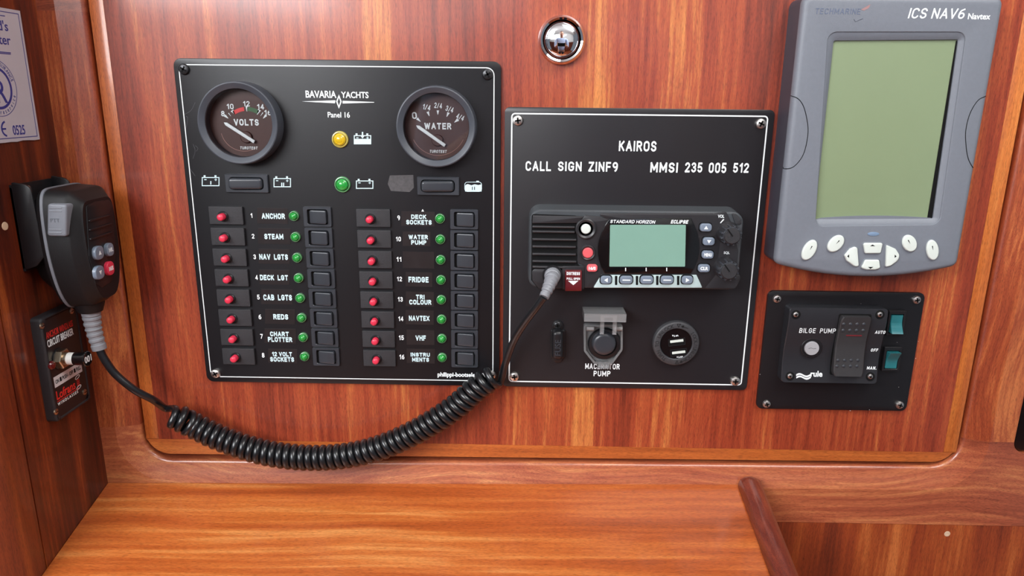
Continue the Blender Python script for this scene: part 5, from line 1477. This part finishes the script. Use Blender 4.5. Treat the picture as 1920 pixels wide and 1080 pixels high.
# ================================================================ photographer, mirrored in the chrome latch
def skin(name, nodes, edges, mat, parent, sub=2, root=0):
    off = BASE[parent.name]
    bm = NB(); lay = bm.verts.layers.skin.verify()
    vs = []
    for i, (x, y, z, r) in enumerate(nodes):
        v = bm.verts.new(Vector((x, y, z))-off); rr = r if isinstance(r, tuple) else (r, r)
        v[lay].radius = rr; v[lay].use_root = i == root; vs.append(v)
    for a, b in edges: bm.edges.new((vs[a], vs[b]))
    me = bpy.data.meshes.new(name); bm.to_mesh(me); bm.free(); me.materials.append(mat)
    o = bpy.data.objects.new(name, me); COL.objects.link(o); o.parent = parent; BASE[o.name] = off
    s = o.modifiers.new('skin', 'SKIN'); s.use_smooth_shade = True
    d = o.modifiers.new('subdivision', 'SUBSURF'); d.levels = d.render_levels = sub
    return o
PX, PY = .06, -1.02
man = thing('person', 'person in pale blue shirt holding a phone, mirrored in the chrome latch', 'person', (PX, PY, 0))
M_SKIN = pm('skin', S(196, 146, 120), .55)
M_SHIRT = pm('pale blue shirt', S(168, 184, 214), .8)
M_TROU = pm('dark grey trousers', S(58, 60, 70), .8)
M_HAIR = pm('grey brown hair', S(74, 64, 58), .6)
hd = [(PX, PY, .98, .095), (PX, PY, 1.20, .092), (PX, PY+.005, 1.37, .082), (PX, PY+.008, 1.435, .052), (PX, PY+.02, 1.475, .052), (PX, PY+.04, 1.525, (.060, .070)), (PX, PY+.035, 1.590, (.076, .090)), (PX, PY+.025, 1.655, (.070, .082)), (PX, PY+.02, 1.692, (.044, .054))]
ed = [(0, 1), (1, 2), (2, 3), (3, 4), (4, 5), (5, 6), (6, 7), (7, 8)]
PHC = Vector((.045, -.575, 1.275))
def limb(pts, start):
    k = len(hd); last = start
    for p in pts: hd.append(p); ed.append((last, len(hd)-1)); last = len(hd)-1
    return last
for s in (-1, 1):
    hx = PHC.x+s*.080
    w = limb([(PX+s*.10, PY, 1.415, .060), (PX+s*.185, PY+.01, 1.385, .052), (PX+s*.225, PY+.07, 1.25, .044), (PX+s*.235, PY+.13, 1.125, .038), (PX+s*.18, PY+.27, 1.185, .034), (hx+s*.022, -.655, 1.245, .024), (hx+s*.016, -.628, 1.262, (.024, .016))], 2)
    for q, (dz, ln) in enumerate(((.030, 1.), (.010, 1.1), (-.010, 1.05), (-.030, .85))):   # four fingers behind and around the edge
        limb([(hx+s*.010, -.612, 1.270+dz*.6, .0095), (hx+s*.008, -.592, 1.272+dz, .0088), (hx-s*.012*ln, -.5885, 1.273+dz, .0080), (hx-s*.030*ln, -.5885, 1.273+dz, .0072)], w)
    limb([(hx+s*.006, -.618, 1.300, .0105), (hx-s*.004, -.596, 1.3115, .0095), (hx-s*.020, -.5895, 1.3055, .0085)], w)
    limb([(PX+s*.095, PY, .90, .095), (PX+s*.10, PY+.01, .70, .080), (PX+s*.105, PY+.015, .50, .058), (PX+s*.11, PY-.005, .30, .055), (PX+s*.115, PY-.02, .10, .038), (PX+s*.118, PY+.02, .045, .040), (PX+s*.13, PY+.13, .035, .034)], 0)
body = skin('body', hd, ed, M_SKIN, man)
M_EYE = pm('eye', S(150, 140, 134), .3)
for s in (-1, 1):
    bm = NB(); bmesh.ops.create_uvsphere(bm, u_segments=14, v_segments=10, radius=.011, matrix=Matrix.Translation((PX+s*.031, PY+.112, 1.600))); obj('eye', bm, M_EYE, man)
nose = skin('nose', [(PX, PY+.105, 1.605, .009), (PX, PY+.124, 1.577, .012), (PX, PY+.112, 1.563, .010)], [(0, 1), (1, 2)], M_SKIN, man, 1)
mouth = skin('mouth', [(PX-.022, PY+.098, 1.535, .004), (PX, PY+.108, 1.534, .006), (PX+.022, PY+.098, 1.535, .004)], [(0, 1), (1, 2)], pm('lips', S(160, 92, 86), .5), man, 1)
for s in (-1, 1): skin('ear', [(PX+s*.076, PY+.03, 1.610, (.007, .014)), (PX+s*.080, PY+.025, 1.590, (.008, .016)), (PX+s*.075, PY+.03, 1.567, (.006, .009))], [(0, 1), (1, 2)], M_SKIN, man, 1)
skin('hair', [(PX, PY-.050, 1.555, (.050, .035)), (PX, PY-.030, 1.625, (.080, .070)), (PX, PY+.005, 1.685, (.078, .062)), (PX, PY+.070, 1.700, (.062, .040))], [(0, 1), (1, 2), (2, 3)], M_HAIR, man)
sh = [(PX, PY, .92, .150), (PX, PY, 1.08, .148), (PX, PY+.005, 1.27, .142), (PX, PY+.006, 1.385, .112), (PX, PY+.01, 1.435, .064)]
se = [(0, 1), (1, 2), (2, 3), (3, 4)]
for s in (-1, 1):
    k = len(sh); sh += [(PX+s*.11, PY, 1.405, .075), (PX+s*.185, PY+.01, 1.385, .066), (PX+s*.225, PY+.07, 1.25, .058), (PX+s*.235, PY+.13, 1.125, .052), (PX+s*.20, PY+.215, 1.160, .048)]
    se += [(3, k), (k, k+1), (k+1, k+2), (k+2, k+3), (k+3, k+4)]
skin('shirt', sh, se, M_SHIRT, man)
tr = [(PX, PY, .93, .140), (PX, PY, .88, .140)]; te = [(0, 1)]
for s in (-1, 1):
    k = len(tr); tr += [(PX+s*.095, PY, .84, .102), (PX+s*.10, PY+.01, .68, .090), (PX+s*.105, PY+.015, .48, .070), (PX+s*.11, PY-.005, .28, .066), (PX+s*.115, PY-.018, .10, .058)]
    te += [(1, k), (k, k+1), (k+1, k+2), (k+2, k+3), (k+3, k+4)]
skin('trousers', tr, te, M_TROU, man)
ph = thing('phone', 'dark phone held level by the person mirrored in the chrome latch', 'phone', tuple(PHC))
bm = NB(); prism(bm, rrect(PHC.x, PHC.z, .160, .076, .010, 6), -.5805, -.5725, .002, 3); obj('case', bm, M_GLOSS, ph)
b = NB(); prism(b, rrect(PHC.x, PHC.z, .150, .068, .006, 5), -.5811, -.5806); obj('screen', b, M_PIT, ph)
obj('lens', lathe(NB(), 0, 1.30, [(.008, -.572), (.008, -.5705), (.006, -.5702), (.0055, -.571), (0, -.571)], 24), M_DSTEEL, ph)
